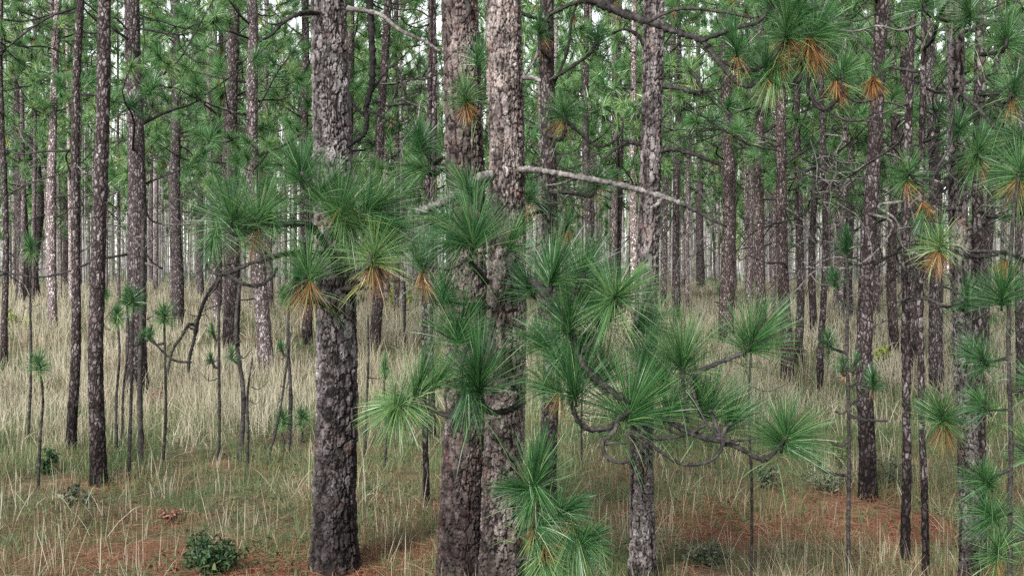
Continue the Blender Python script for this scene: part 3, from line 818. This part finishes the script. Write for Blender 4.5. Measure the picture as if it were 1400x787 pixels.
bough(T(0), 'dead_branch', [
    ([(455, 352, 8.98), (430, 345, 8.7), (400, 346, 8.5), (375, 350), (340, 361), (315, 374), (300, 378), (287, 366), (282, 345), (284, 332)], 3.6, 1.6),
    ([(312, 376), (330, 388), (352, 388), (372, 380), (380, 364)], 3, 1.6), ([(352, 360), (358, 348), (364, 344)], 2.6, 1.8),
    ([(300, 380), (293, 396), (286, 404)], 2.4, 1.4), ([(392, 392), (400, 400), (425, 403)], 1.8, 1)], TWIG, DL)
# crooked dark branch and bleached ones high on the charred pine
bough(T(0), 'dead_branch', [
    ([(462, -105, 9.1), (492, -62, 8.9), (504, -8, 8.8), (507, 60), (509, 112), (501, 148), (503, 166), (495, 182), (476, 200)], 5.6, 2.6),
    ([(502, 150), (520, 160), (538, 170), (548, 180)], 2, 1), ([(472, 120), (485, 145), (500, 160)], 2, 2)], BLACKTWIG, 8.8)
bough(T(0), 'dead_branch', [([(476, 12, 8.98), (500, 14, 8.8), (522, 20, 8.7), (548, 40), (575, 55), (602, 70)], 3.6, 2)], PALE, 8.6)
bough(T(0), 'dead_branch', [([(434, 18, 8.98), (412, 20, 8.7), (392, 28, 8.6), (372, 46), (356, 56)], 3.6, 1.6), ([(392, 28, 8.6), (372, 33), (352, 22)], 1.5, .8)], TWIG, 8.5)
bough(T(0), 'dead_branch', [
    ([(505, 130), (530, 95), (545, 100), (552, 122), (560, 110), (585, 108), (600, 100)], 2, 1), ([(545, 110), (535, 140), (520, 165)], 1.8, .8),
    ([(530, 95), (538, 70)], 1.2, .6), ([(528, 145), (552, 145), (560, 165), (552, 185), (538, 190)], 1.8, .8), ([(552, 122), (560, 140), (545, 142)], 1.2, .7)], TWIG, 9.6)
# rear reddish pine: tuft with rust hanging
bough(T(1), 'dead_branch', [([(634, -10, 8.6), (641, 12, 8.4), (631, 32, 8.4)], 4.5, 2.5)], TWIG, 8.3)
b = bough(T(1), 'branch', [([(640, 150, 8.6), (648, 150, 8.4), (640, 140, 8.25), (636, 128, 8.2)], 3.2, 3)], TWIG, 8.3)
needles(b, [(636, 127, 95, 44, 95, 220, .62, .2, .3, 110), (652, 75, 90, 40, 70, 120, .35, .2, .1)], 8.2)
# medium pine behind: its dead branches and a small tuft
b = bough(T(3), 'branch', [([(900, 117, 8.95), (925, 120), (955, 126), (950, 110), (942, 95)], 3.2, 2.2), ([(955, 126), (975, 124)], 2, .8)], TWIG, 8.9)
needles(b, [(942, 94, 110, 32, 110, 110, .75, .15, .4, 10)], 8.9)
bough(T(3), 'dead_branch', [([(878, 198, 8.95), (860, 196), (842, 203), (825, 216)], 3.6, 1.4)], TWIG, 8.9)
bough(T(3), 'dead_branch', [([(900, 206, 8.9), (925, 206), (945, 212), (968, 218), (985, 226)], 3.6, 2),
    ([(945, 210), (940, 190), (946, 176), (956, 176)], 2, .9)], TWIG, 8.9)
bough(T(3), 'dead_branch', [([(880, 60, 8.95), (868, 46), (850, 42), (835, 48)], 3, 1.2)], TWIG, 8.9)
# --- right-hand rough pine: tufts over its face and to the side
DR = 8.25
def boughs(k, d, items):
    for line, tf in items:
        b = bough(T(k), 'branch', [(line, 2.6, 2.0)], TWIG, d)
        for t in tf: needles(b, [t], d)
boughs(31, DR, [
    ([(1318, 572, 8.75), (1302, 577, 8.4), (1288, 570)], [(1286, 566, 110, 58, 100, 280, .45, .15, .3, 90)]),
    ([(1312, 330, 8.75), (1300, 345, 8.5), (1285, 330)], [(1284, 328, 95, 55, 105, 220, .84, .25, .3, 110)]),
    ([(1308, 225, 8.75), (1320, 230, 8.4), (1338, 225), (1339, 205)], [(1339, 202, 90, 52, 115, 300, .5, .25, .3, 60)]),
    ([(1306, 215, 8.75), (1290, 225, 8.5), (1260, 250), (1243, 235)], [(1242, 232, 90, 46, 110, 220, .5, .25, .3, 40)]),
    ([(1313, 425, 8.75), (1318, 418, 8.5), (1322, 405)], [(1322, 405, 90, 45, 100, 160, .25, .2, .2)]),
    ([(1316, 500, 8.75), (1322, 495, 8.5), (1325, 480)], [(1325, 480, 130, 44, 100, 160, .3, .2, .2)]),
    ([(1306, 190, 8.75), (1309, 185, 8.5), (1310, 170)], [(1310, 170, 100, 45, 100, 180, .35, .25, .2)]),
    ([(1304, 40, 8.75), (1318, 35, 8.5), (1325, 14)], [(1325, 12, 100, 60, 105, 260, .5, .25, .3)]),
    ([(1308, 285, 8.75), (1290, 290, 8.5), (1262, 300)], [(1262, 300, 260, 40, 60, 50, .5, .2, .2, 60)]),
    ([(1305, 120, 8.75), (1340, 150, 8.4), (1380, 200), (1395, 190)], [(1395, 190, 160, 62, 90, 220, .5, .2, .2)]),
    ([(1312, 345, 8.75), (1340, 352, 8.4), (1375, 345)], [(1375, 345, 90, 36, 100, 20, .5, .1, .2, 190)]),
])
boughs(32, 7.9, [
    ([(1340, 75, 8.9), (1355, 72, 8.4), (1372, 68), (1378, 50)], [(1378, 48, 80, 56, 100, 260, .45, .2, .2)]),
    ([(1340, 130, 8.9), (1352, 128, 8.4), (1372, 140), (1388, 118)], [(1388, 116, 80, 56, 100, 240, .38, .2, .2, 20)]),
    ([(1341, 290, 8.9), (1360, 296, 8.4), (1398, 290), (1405, 275)], [(1405, 273, 110, 56, 100, 240, .5, .2, .2, 20)]),
    ([(1340, 25, 8.9), (1300, 30, 8.4), (1268, 20), (1262, 0)], [(1262, -2, 90, 56, 100, 240, .5, .2, .2)]),
])
bough(T(31), 'dead_branch', [([(1316, 415, 8.75), (1295, 420), (1268, 408), (1240, 412)], 2.4, 1.4)], TWIG, DR)
# --- dark pine behind the boughs: its own tufts
boughs(18, 11.2, [
    ([(752, 185, 11.4), (765, 190), (772, 175), (771, 155)], [(770, 152, 92, 48, 105, 260, .4, .25, .3, 40)]),
    ([(752, 80, 11.4), (742, 70), (735, 55), (738, 40)], [(738, 38, 95, 44, 95, 220, .35, .2, .2, 20)]),
    ([(752, 110, 11.4), (780, 90), (805, 75), (817, 55)], [(817, 52, 90, 36, 90, 200, .25, .2, .2)]),
    ([(750, 285, 11.4), (738, 280), (728, 268)], [(727, 266, 70, 44, 100, 200, .35, .25, .2, 20)]),
    ([(752, 262, 11.4), (780, 262), (810, 265), (815, 248)], [(815, 246, 92, 40, 105, 200, .3, .25, .2, 20)]),
    ([(750, 330, 11.4), (765, 320), (775, 305)], [(775, 303, 90, 36, 100, 120, .4, .25, .2, 60)]),
    ([(752, 30, 11.4), (720, 20), (690, 5), (700, -15)], [(702, -15, 90, 50, 100, 220, .45, .25, .2, 20)]),
    ([(752, 20, 11.4), (790, 5), (830, 10), (838, -10)], [(838, -12, 90, 50, 100, 220, .45, .25, .2, 20)]),
])
bough(T(18), 'dead_branch', [([(752, 150, 11.4), (780, 170), (815, 200), (842, 190), (850, 170), (845, 155)], 2.6, 1.2)], TWIG, 11.2)
bough(T(18), 'dead_branch', [([(752, 232, 11.4), (735, 240), (715, 246)], 2.4, 1.2)], TWIG, 11.2)
# tuft over the face of the rear reddish pine, on its own low limb
boughs(1, 8.3, [([(604, 215, 8.7), (595, 220, 8.4), (582, 212), (576, 196)], [(575, 194, 90, 44, 90, 260, .3, .2, .2)]), ([(604, 232, 8.7), (592, 240, 8.4), (575, 232)], [(572, 230, 170, 46, 80, 180, .5, .3, .2)])])

# ------------------------------------------------------------------ young pine before the pair
root = thing('young_pine', 'young bushy pine with drooping needles in front of the thick pinkish pine', 'young pine', Vector((at(735, 0, 6.8).x, 6.8, float(ground(at(735, 0, 6.8).x, 6.8)))))
sm = MB(); tube(sm, [root.location - Vector((0, 0, .1)), at(738, 800, 6.8), at(736, 720, 6.8), at(732, 660, 6.8)], .016, .009, 8, 24, 0, .15)
stem_o = world_child('stem', sm.mesh('stem', [STEM]), root)
b = bough(root, 'branch', [([(736, 735), (755, 738), (778, 736), (796, 742)], 2.6, 2.2), ([(735, 690), (752, 690), (772, 698)], 2.4, 2), ([(735, 770), (720, 764), (700, 770)], 2.2, 2)], STEM, 6.8)
needles(b, [(772, 697, 40, 62, 70, 220, .35, .25, .1), (798, 742, 50, 62, 80, 240, .35, .3, .1), (790, 735, 290, 70, 60, 200, .55, .2, .2, 30), (745, 772, 270, 56, 80, 200, .72, .1, .2, 60)], 6.8)
needles(root, [(732, 652, 78, 88, 50, 260, .34, .08, .1), (716, 668, 162, 62, 55, 160, .3, .2, .2), (738, 672, 305, 62, 62, 130, .5, .1, .2), (724, 690, 250, 50, 55, 110, .45, .1, .2), (742, 715, 20, 60, 70, 120, .4, .3, .1), (734, 745, 280, 52, 60, 110, .55, .1, .1, 30)], 6.8)

# ------------------------------------------------------------------ saplings
SAPS = [ # base x, base y, top x, top y, width px, tuft length px, side tufts, label
 (52, 670, 53, 492, 4.5, 19, [], 'charred pole sapling with one green top tuft beside a dark shrub'),
 (38, 605, 42, 335, 4, 20, [], 'tall thin sapling whose round tuft stands before the two dark trunks'),
 (160, 620, 160, 428, 4.5, 15, [], 'thin sapling with a small round tuft near the slim dark scorched pine'),
 (167, 612, 172, 402, 3.5, 12, [], 'thinnest tufted stem, just beside the sapling with the small round tuft'),
 (176, 655, 181, 405, 5, 20, [(196, 455, 60, 13)], 'dark sapling tufted twice in front of the stout grey pine'),
 (193, 635, 196, 300, 8, 0, [(206, 448, 90, 11)], 'slim rough stem in front of the stout grey pine'),
 (222, 637, 224, 428, 4.5, 20, [(203, 455, 100, 12)], 'sapling with a wide round tuft and a bare forked twig'),
 (299, 630, 300, 410, 4.5, 0, [(290, 448, 95, 15), (288, 486, 90, 10)], 'sapling with curled side twigs left of the twin stems'),
 (327, 632, 329, 380, 7.5, 0, [(317, 482, 95, 18)], 'straight dark sapling stem with a pale green side tuft'),
 (336, 660, 345, 490, 4.5, 0, [], 'short bare stem leaning against a straight dark sapling stem'),
 (362, 635, 397, 455, 4, 0, [], 'bare sapling slanting to the side in straw grass'),
 (387, 622, 386, 568, 4, 15, [], 'small knee high seedling with bushy tuft, left of two'),
 (393, 622, 395, 405, 6, 14, [(384, 470, 95, 12)], 'dark tufted stem rising behind the small bushy seedlings'),
 (412, 605, 413, 568, 3.5, 15, [], 'small knee high seedling with bushy tuft, right of two'),
 (498, 630, 503, 430, 4, 0, [], 'lone bare stem in grass right beside the thick charred pine'),
 (525, 640, 526, 497, 3.5, 14, [], 'thin seedling with an upright closed bottle shaped tuft'),
 (554, 470, 553, 385, 4, 0, [], 'short dark stem by the yellow leaved bush'),
 (796, 640, 797, 520, 3.5, 0, [], 'thin dark stem under the curled green bough'),
 (1027, 800, 1030, 440, 4.5, 0, [], 'bare pole sapling below the spreading needle tuft'),
 (140, 470, 141, 400, 3, 12, [], 'small far seedling near the stout grey pine'),
 (385, 430, 388, 400, 3, 12, [], 'far seedling with tuft between the pale leaning pine and the charred one'),
 (985, 420, 985, 400, 3, 12, [], 'far seedling at the bright clearing'),
]
for k, (bx, by, tx, ty, w, tl, side, label) in enumerate(SAPS):
    tl *= 1.45
    base = ground_at(bx, by)
    if by > 787:
        d = CAMH * F / (by - HY); base = Vector(((bx - CX) / F * d, d, 0.)); base.z = float(ground(base.x, d))
    d = base.y; s = d / F
    root = thing('pine_sapling', label, 'sapling', base, 'pine saplings in the grass')
    top = at(tx, ty, d); mb = MB()
    m1 = base.lerp(top, .35) + Vector((rng.normal(0, .025), rng.normal(0, .03), 0)); m2 = base.lerp(top, .7) + Vector((rng.normal(0, .025), rng.normal(0, .03), 0))
    tube(mb, [base - Vector((0, 0, .1)), m1, m2, top], w * .5 * s, w * .3 * s, 8, 40, 0, .16)
    world_child('stem', mb.mesh('stem', [TWIG if w < 6 else STEM]), root)
    if tl:
        mb = MB(); P = np.array(top); L = tl * s
        tuft(mb, P, (0, -.1, 1), L, 260, .0055 * max(1, d / 12), 95 if k != 15 else 35, .1, 0, .35, .2, 2, .12 if k != 15 else .22)
        tuft(mb, P - np.array([0, 0, .1]), (0, -.1, -1), L, 60, .005 * max(1, d / 12), 60, 0, 0, .8, .15, 2, .1)
        world_child('needle_tuft', mb.mesh('needle_tuft', [NEEDLE]), root)
    for (sx, sy, ang, L) in side:
        jx = bx + (tx - bx) * (by - sy - 14) / max(1, (by - ty))
        b = bough(root, 'branch', [([(jx, sy + 14), ((jx + sx) / 2, sy + 16), (sx, sy + 6), (sx, sy)], 1.8, 1.4)], TWIG, d)
        mb = MB(); tuft(mb, np.array(at(sx, sy, d)), (math.cos(R(ang)), -.1, math.sin(R(ang))), L * s, 150, .0055 * max(1, d / 12), 90, .12, 0, .42, .2, 2, .1)
        world_child('needle_tuft', mb.mesh('needle_tuft', [NEEDLE]), b)
    if not tl:
        for q in range(2):
            f = .5 + .45 * rng.random(); p = base.lerp(top, f); dx = rng.choice([-1, 1]) * rng.uniform(.12, .35)
            mb = MB(); tube(mb, [p, p + Vector((dx * .5, rng.normal(0, .1), -.03)), p + Vector((dx, rng.normal(0, .15), .08))], w * .22 * s, .002, 5, 10, 0, .1)
            world_child('twig', mb.mesh('twig', [TWIG]), root)

# candelabra sapling and the large tufted sapling
def big_sapling(label, bx, by, pts, w, twigs, tufts, d):
    x = at(bx, 0, d).x
    root = thing('pine_sapling', label, 'sapling', Vector((x, d, float(ground(x, d)))), 'pine saplings in the grass')
    s = d / F; mb = MB()
    tube(mb, [root.location - Vector((0, 0, .1))] + [at(px, py, d) for px, py in pts], w * .5 * s, w * .3 * s, 8, 50, 0, .15)
    world_child('stem', mb.mesh('stem', [STEM]), root)
    for tw, tf in zip(twigs, tufts):
        b = bough(root, 'branch', [(tw, 2., 1.6)], TWIG, d)
        if tf: needles(b, [tf], d)
    return root
big_sapling('tall candelabra sapling with curled twigs in front of the needle patch', 1160, 795, [(1160, 700), (1161, 600), (1158, 480), (1159, 400), (1157, 345)], 6,
    [[(1158, 360), (1157, 345), (1156, 334)], [(1158, 415), (1148, 408), (1142, 392), (1140, 380)], [(1158, 482), (1145, 480), (1136, 474), (1132, 464)], [(1160, 515), (1152, 510), (1152, 496)], [(1160, 505), (1168, 508), (1170, 493)],
     [(1161, 530), (1175, 525), (1190, 530), (1193, 517)], [(1161, 556), (1150, 566), (1142, 562)], [(1161, 568), (1185, 575), (1213, 575)], [(1160, 602), (1148, 608), (1136, 605)], [(1160, 650), (1140, 648), (1124, 640), (1121, 632)], [(1160, 555), (1168, 550), (1175, 558)]],
    [(1156, 332, 92, 32, 75, 220, .25, .1, .1), (1140, 378, 100, 24, 85, 140, .25, .1, .1), (1132, 462, 95, 22, 85, 160, .3, .1, .1), (1152, 495, 100, 18, 80, 120, .35, .1, .1, 20), (1170, 492, 80, 16, 80, 100, .45, .1, .1), (1193, 516, 90, 26, 100, 200, .3, .15, .1, 10), None, None, None, None, None], 8.9)
big_sapling('tall green sapling with many wide tufts beside the rough leaning pine', 1380, 795, [(1381, 700), (1382, 600), (1379, 480), (1380, 400), (1385, 300), (1392, 240)], 7,
    [[(1379, 425), (1375, 412), (1370, 402)], [(1380, 490), (1355, 495), (1340, 490)], [(1380, 535), (1400, 532), (1415, 522)], [(1381, 560), (1355, 558), (1342, 552)], [(1381, 640), (1360, 655), (1345, 655)], [(1382, 600), (1395, 610), (1410, 612)],
     [(1381, 690), (1365, 700), (1352, 700)], [(1382, 770), (1372, 762), (1364, 752)], [(1392, 240), (1393, 235), (1394, 230)], [(1382, 740), (1400, 735), (1412, 725)]],
    [(1370, 400, 95, 62, 90, 320, .35, .12, .25), (1342, 488, 120, 46, 100, 200, .35, .2, .2), (1415, 520, 110, 50, 100, 200, .45, .2, .2), (1342, 550, 130, 44, 90, 180, .5, .2, .2), (1345, 654, 130, 52, 90, 220, .45, .2, .25), (1410, 612, 120, 50, 100, 200, .45, .2, .2),
     (1352, 700, 130, 56, 95, 240, .4, .2, .2), (1364, 750, 95, 52, 95, 260, .55, .15, .3, 20), (1394, 230, 95, 70, 110, 260, .5, .2, .3, 40), (1412, 725, 100, 54, 100, 200, .45, .2, .2)], 7.7)
# bent dead sapling on the grass
base = ground_at(258, 522); d = base.y
root = thing('dead_sapling', 'bent bare dead sapling with crooked twigs leaning in straw grass', 'dead sapling', base)
bough(root, 'stem', [([(258, 528), (258, 495), (264, 466), (270, 440), (278, 415), (290, 395), (304, 374)], 2.2, 2.6)], TWIG, d)
bough(root, 'branch', [([(270, 446), (258, 443), (248, 460), (236, 478), (228, 512), (224, 545)], 2.2, 1.6), ([(262, 495), (242, 493), (228, 486), (212, 468), (204, 455)], 1.8, 1.2), ([(268, 452), (258, 447)], 2, 1)], TWIG, d)

# fallen stick
p, q = ground_at(150, 662), ground_at(163, 650)
mb = MB(); tube(mb, [(0, 0, .03), ((q - p) * .5 + Vector((0, 0, .08)))[:], ((q - p) + Vector((0, 0, .10)))[:]], .012, .006, 6, 10)
o = link('fallen_stick', mb.mesh('fallen_stick', [PALE]), None, p); o['label'] = 'pale broken stick lying in grass beside the slim dark scorched pine'; o['category'] = 'stick'

# ------------------------------------------------------------------ shrubs
def shrub(px, py, w, h, n, leaf, mat, label, conic=False, cat='shrub'):
    base = ground_at(px, min(py, 786)); d = base.y; s = d / F
    root = thing('shrub', label, cat, base)
    W, Hh = w * s / 2, h * s; lf = MB(); sm = MB()
    ns = max(6, n // 35)
    per = n // ns
    for k in range(ns):
        a = rng.random() * 6.283; rr = W * math.sqrt(rng.random()) ; f = rr / W
        hh = Hh * ((1 - f) * .95 + .1 if conic else (1 - .5 * f * f)) * rng.uniform(.6, 1.05)
        e = np.array([math.cos(a) * rr, math.sin(a) * rr * .8, hh])
        P = tube(sm, [(e * [.1, .1, 0]), e * [.5, .5, .55], e], .006, .002, 4, 8, 0, .1)
        i = rng.integers(2, 8, per)
        A = rng.normal(0, 1, (per, 3)); A[:, 2] = A[:, 2] * .5 + .15; A /= np.linalg.norm(A, axis=1)[:, None]
        strips(lf, P[i] + rng.normal(0, .02 + .03 * W, (per, 3)), A, leaf * (.6 + .8 * rng.random(per)), np.full(per, leaf * .5), .25, 2, tint=np.clip(rng.normal(.5, .25, per), 0, 1))
    link('stem', sm.mesh('stem', [TWIG]), root)
    link('foliage', lf.mesh('foliage', [mat], False), root)
shrub(292, 786, 84, 58, 900, .05, LEAFD, 'dark glossy broad leaved shrub on the red earth at the bottom')
shrub(270, 775, 30, 60, 260, .045, LEAFD, 'slim upright shoot rising behind the dark glossy shrub')
shrub(962, 770, 62, 58, 900, .035, LEAFB, 'bluish green cone shaped shrub in brown grass', True)
shrub(66, 648, 30, 36, 320, .06, LEAFD, 'small dark shrub behind the charred pole sapling')
shrub(1042, 668, 46, 44, 300, .045, LEAFB, 'grey green shrub at the edge of the rusty needles')
shrub(1130, 672, 90, 40, 420, .04, LEAFB, 'wide dusty grey shrub between the candelabra sapling and the needle patch')
shrub(1218, 668, 60, 46, 320, .04, LEAFB, 'dusty grey shrub behind the foot of the pine on the needle patch')
shrub(1150, 640, 36, 50, 200, .05, LEAFG, 'light green leafy shrub behind the candelabra sapling')
shrub(545, 425, 46, 34, 300, .16, LEAFY, 'bright yellow green bush on the far grass')
shrub(1204, 500, 26, 30, 160, .12, LEAFY, 'small yellow green bush behind the pine on the needle patch')
shrub(215, 552, 22, 22, 160, .07, LEAFR, 'reddish dry shrub by the foot of the stout grey pine')
shrub(235, 715, 36, 22, 200, .04, LEAFR, 'low brownish dead weed in the front grass')
shrub(22, 455, 50, 30, 260, .14, LEAFY, 'yellowish bush below the two dark trunks on the rise')
shrub(100, 690, 60, 26, 300, .05, LEAFB, 'grey green low bush in the grass near the charred pole sapling')
shrub(480, 425, 40, 34, 260, .14, LEAFD, 'dark green bush far behind the thick charred pine')
shrub(1003, 432, 50, 30, 240, .16, LEAFB, 'pale grey bush at the far clearing')

# ------------------------------------------------------------------ distant pines
ZONES = [(-80, 85, 'behind the two dark rise trunks'), (85, 230, 'behind the stout grey pine'), (230, 345, 'behind the bent dead sapling'),
         (345, 470, 'behind the pale leaning foot pine'), (470, 605, 'beside the thick charred pine'), (605, 790, 'behind the touching thick pair'),
         (790, 960, 'under the long dead branch'), (960, 1110, 'behind the three slim reddish trunks'), (1110, 1260, 'behind the candelabra sapling'), (1260, 1480, 'behind the rough leaning pine')]
KN = {'mid': 'grey', 'grey': 'light grey', 'dark': 'dark', 'pale': 'pale', 'bleached': 'whitish', 'red': 'reddish'}
FT = []
def far_trunk(i):
    rg = np.random.default_rng(700 + i); a, b, p, q = rg.normal(0, .05, 4)[:2].tolist() + rg.random(2).tolist()
    def path(z): return (a * 1.5 * np.sin(z * .35 + p * 6), b * 1.5 * np.sin(z * .3 + q * 6))
    return trunk_mesh('trunk', .13, path, 17., 12, np.concatenate([[-.3], np.linspace(0, 17, 40)]), BARKM, 700 + i, .006, .6, .15)
FT = [far_trunk(i) for i in range(8)]
placed = []
cnt = 0; rg = np.random.default_rng(21)
tries = 0
while cnt < 248 and tries < 6000:
    tries += 1
    px = rg.uniform(-70, 1470)
    d = math.sqrt(rg.uniform(30 ** 2, 105 ** 2)) if rg.random() < .6 else rg.uniform(32, 80)
    x = (px - CX) / F * d
    if any((x - a) ** 2 + (d - b) ** 2 < 1.6 ** 2 for a, b in placed): continue
    if any(abs(px - q[0]) < 3 for q in []): continue
    placed.append((x, d)); cnt += 1
    col = rg.choice(['mid', 'grey', 'dark', 'pale', 'bleached', 'red'], p=[.22, .26, .08, .24, .14, .06])
    z = next(t for a, b, t in ZONES if a <= px < b)
    lab = f'slender {KN[col]} pine in the distant wood {z}'
    root = thing('pine_tree', lab, 'pine tree', Vector((x, d, float(ground(x, d)))), 'distant pines in the depth of the wood')
    s = rg.uniform(.42, 1.05); hs = rg.uniform(.8, 1.1)
    t = link('trunk', FT[rg.integers(8)], root); t.scale = (s, s, hs); t.rotation_euler = (rg.normal(0, .012), rg.normal(0, .014), rg.random() * 6.3)
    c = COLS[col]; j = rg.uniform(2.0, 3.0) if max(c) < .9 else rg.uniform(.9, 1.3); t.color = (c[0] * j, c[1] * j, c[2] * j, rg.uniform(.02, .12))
    cb = rg.choice([rg.uniform(1.8, 4.2), rg.uniform(3.6, 6.5), rg.uniform(6.0, 10)], p=[.22, .36, .42])
    H = 17 * hs
    sc = rg.uniform(.7, 1.0)
    o = place_crown(root, 0, 0, cb, (sc, sc, (H - cb) / 8.0), 1, int(rg.integers(6)), rg.random() * 6.3)
    for q in range(rg.integers(0, 3)):
        if d < 60: add_dead(root, lambda zz: (0 * zz, 0 * zz), .1, rg.uniform(2, max(4, cb + 1)), rg, 1.2)

# far-off wood that reads as one mass
mb = MB(); rg = np.random.default_rng(5)
def blob(P, spread, n, L, w, tint):
    """n blades of foliage about the points P"""
    k = rg.integers(len(P), size=n)
    D = rg.normal(0, 1, (n, 3)); D[:, 2] = D[:, 2] * .6 + .35; D /= np.linalg.norm(D, axis=1)[:, None]
    strips(mb, P[k] + rg.normal(0, spread, (n, 3)), D, L * (.6 + .8 * rg.random(n)), w * (.6 + .8 * rg.random(n)), np.full(n, .2), 1, 0, rg=rg,
           tint=np.clip(tint + rg.normal(0, .13, n), 0, 1))
for k in range(1250):
    d = rg.uniform(86, 150) if k < 500 else rg.uniform(140, 250)
    px = rg.uniform(-170, 1570); x = (px - CX) / F * d
    z = float(ground(x, d)); H = rg.uniform(16, 27); r = rg.uniform(.06, .16)
    tube(mb, [(x, d, z - .3), (x + rg.normal(0, .15), d, z + H * .5), (x + rg.normal(0, .3), d, z + H)], r, r * .4, 5, 6, 1, .05, rg, cap=False)
    q = rg.random()
    cb = rg.uniform(.8, 4) if q < .3 else rg.uniform(4, 9)
    if q < .3: H *= rg.uniform(.3, .6)
    m = 40; t = rg.random(m); a = rg.random(m) * 6.283; rr = 2.9 * (1 - .65 * t) * np.sqrt(rg.random(m))
    P = np.stack([x + rr * np.cos(a), d + rr * np.sin(a), z + cb + t * (H - cb)], 1)
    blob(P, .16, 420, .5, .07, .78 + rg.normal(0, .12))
for k in range(800):          # thin pale stems far back
    d = rg.uniform(66, 170); px = rg.uniform(-170, 1570); x = (px - CX) / F * d; z = float(ground(x, d)); H = rg.uniform(9, 20); r = rg.uniform(.045, .11)
    tube(mb, [(x, d, z - .3), (x + rg.normal(0, .12), d, z + H * .5), (x + rg.normal(0, .25), d, z + H)], r, r * .4, 5, 6, 1, .05, rg, cap=False)
for k in range(700):          # brush under the far trees
    d = math.sqrt(rg.uniform(62 ** 2, 240 ** 2)); px = rg.uniform(-170, 1570); x = (px - CX) / F * d; z = float(ground(x, d))
    h = rg.uniform(.4, 1.2) * (1 + (d > 110) * 1.2); m = 9
    P = np.stack([x + rg.normal(0, 1.0, m), d + rg.normal(0, .8, m), z + h * rg.random(m)], 1)
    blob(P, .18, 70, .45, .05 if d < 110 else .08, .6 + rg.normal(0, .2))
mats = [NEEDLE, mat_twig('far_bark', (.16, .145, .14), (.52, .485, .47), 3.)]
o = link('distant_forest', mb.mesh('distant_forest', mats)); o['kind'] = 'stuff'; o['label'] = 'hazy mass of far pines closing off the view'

# ------------------------------------------------------------------ camera, sky, light
cam = bpy.data.cameras.new('camera'); co = bpy.data.objects.new('camera', cam); C.objects.link(co)
cam.sensor_fit = 'HORIZONTAL'; cam.sensor_width = 36; cam.lens = 36 * F / 1400
cam.shift_y = -(393.5 - HY) / 1400
cam.clip_start = .1; cam.clip_end = 5000
co.location = (0, 0, CAMH); co.rotation_euler = (R(90), 0, 0)
scene.camera = co

SUN_EL, SUN_AZ = R(34), R(206)      # azimuth clockwise from +Y: behind the camera
w = bpy.data.worlds.new('World'); scene.world = w; w.use_nodes = True
t = w.node_tree; t.nodes.clear(); g = G(t)
sky = g.n('ShaderNodeTexSky', sky_type='NISHITA'); sky.sun_disc = False
sky.sun_elevation = SUN_EL; sky.sun_rotation = SUN_AZ; sky.dust_density = 1.0; sky.air_density = 1.0
hs = g.n('ShaderNodeHueSaturation', i_Saturation=.14); g.l(sky.outputs[0], hs.inputs['Color'])
bg = g.n('ShaderNodeBackground', i_Strength=.115); g.l(hs.outputs[0], bg.inputs[0])
ow = g.n('ShaderNodeOutputWorld'); g.l(bg.outputs[0], ow.inputs[0])
sun = bpy.data.lights.new('sun', 'SUN'); sun.energy = 2.3; sun.angle = R(10); sun.color = (1, .98, .95)
so = bpy.data.objects.new('sun', sun); C.objects.link(so)
dirv = Vector((math.sin(SUN_AZ) * math.cos(SUN_EL), math.cos(SUN_AZ) * math.cos(SUN_EL), math.sin(SUN_EL)))
so.rotation_euler = dirv.to_track_quat('Z', 'Y').to_euler(); so.location = (0, -10, 30)

vs = scene.view_settings
vs.view_transform = 'Standard'; vs.look = 'None'; vs.gamma = 1; vs.use_curve_mapping = False; vs.exposure = 1.6
scene.cycles.max_bounces = 8; scene.cycles.diffuse_bounces = 5; scene.cycles.transmission_bounces = 4
scene.cycles.use_denoising = False
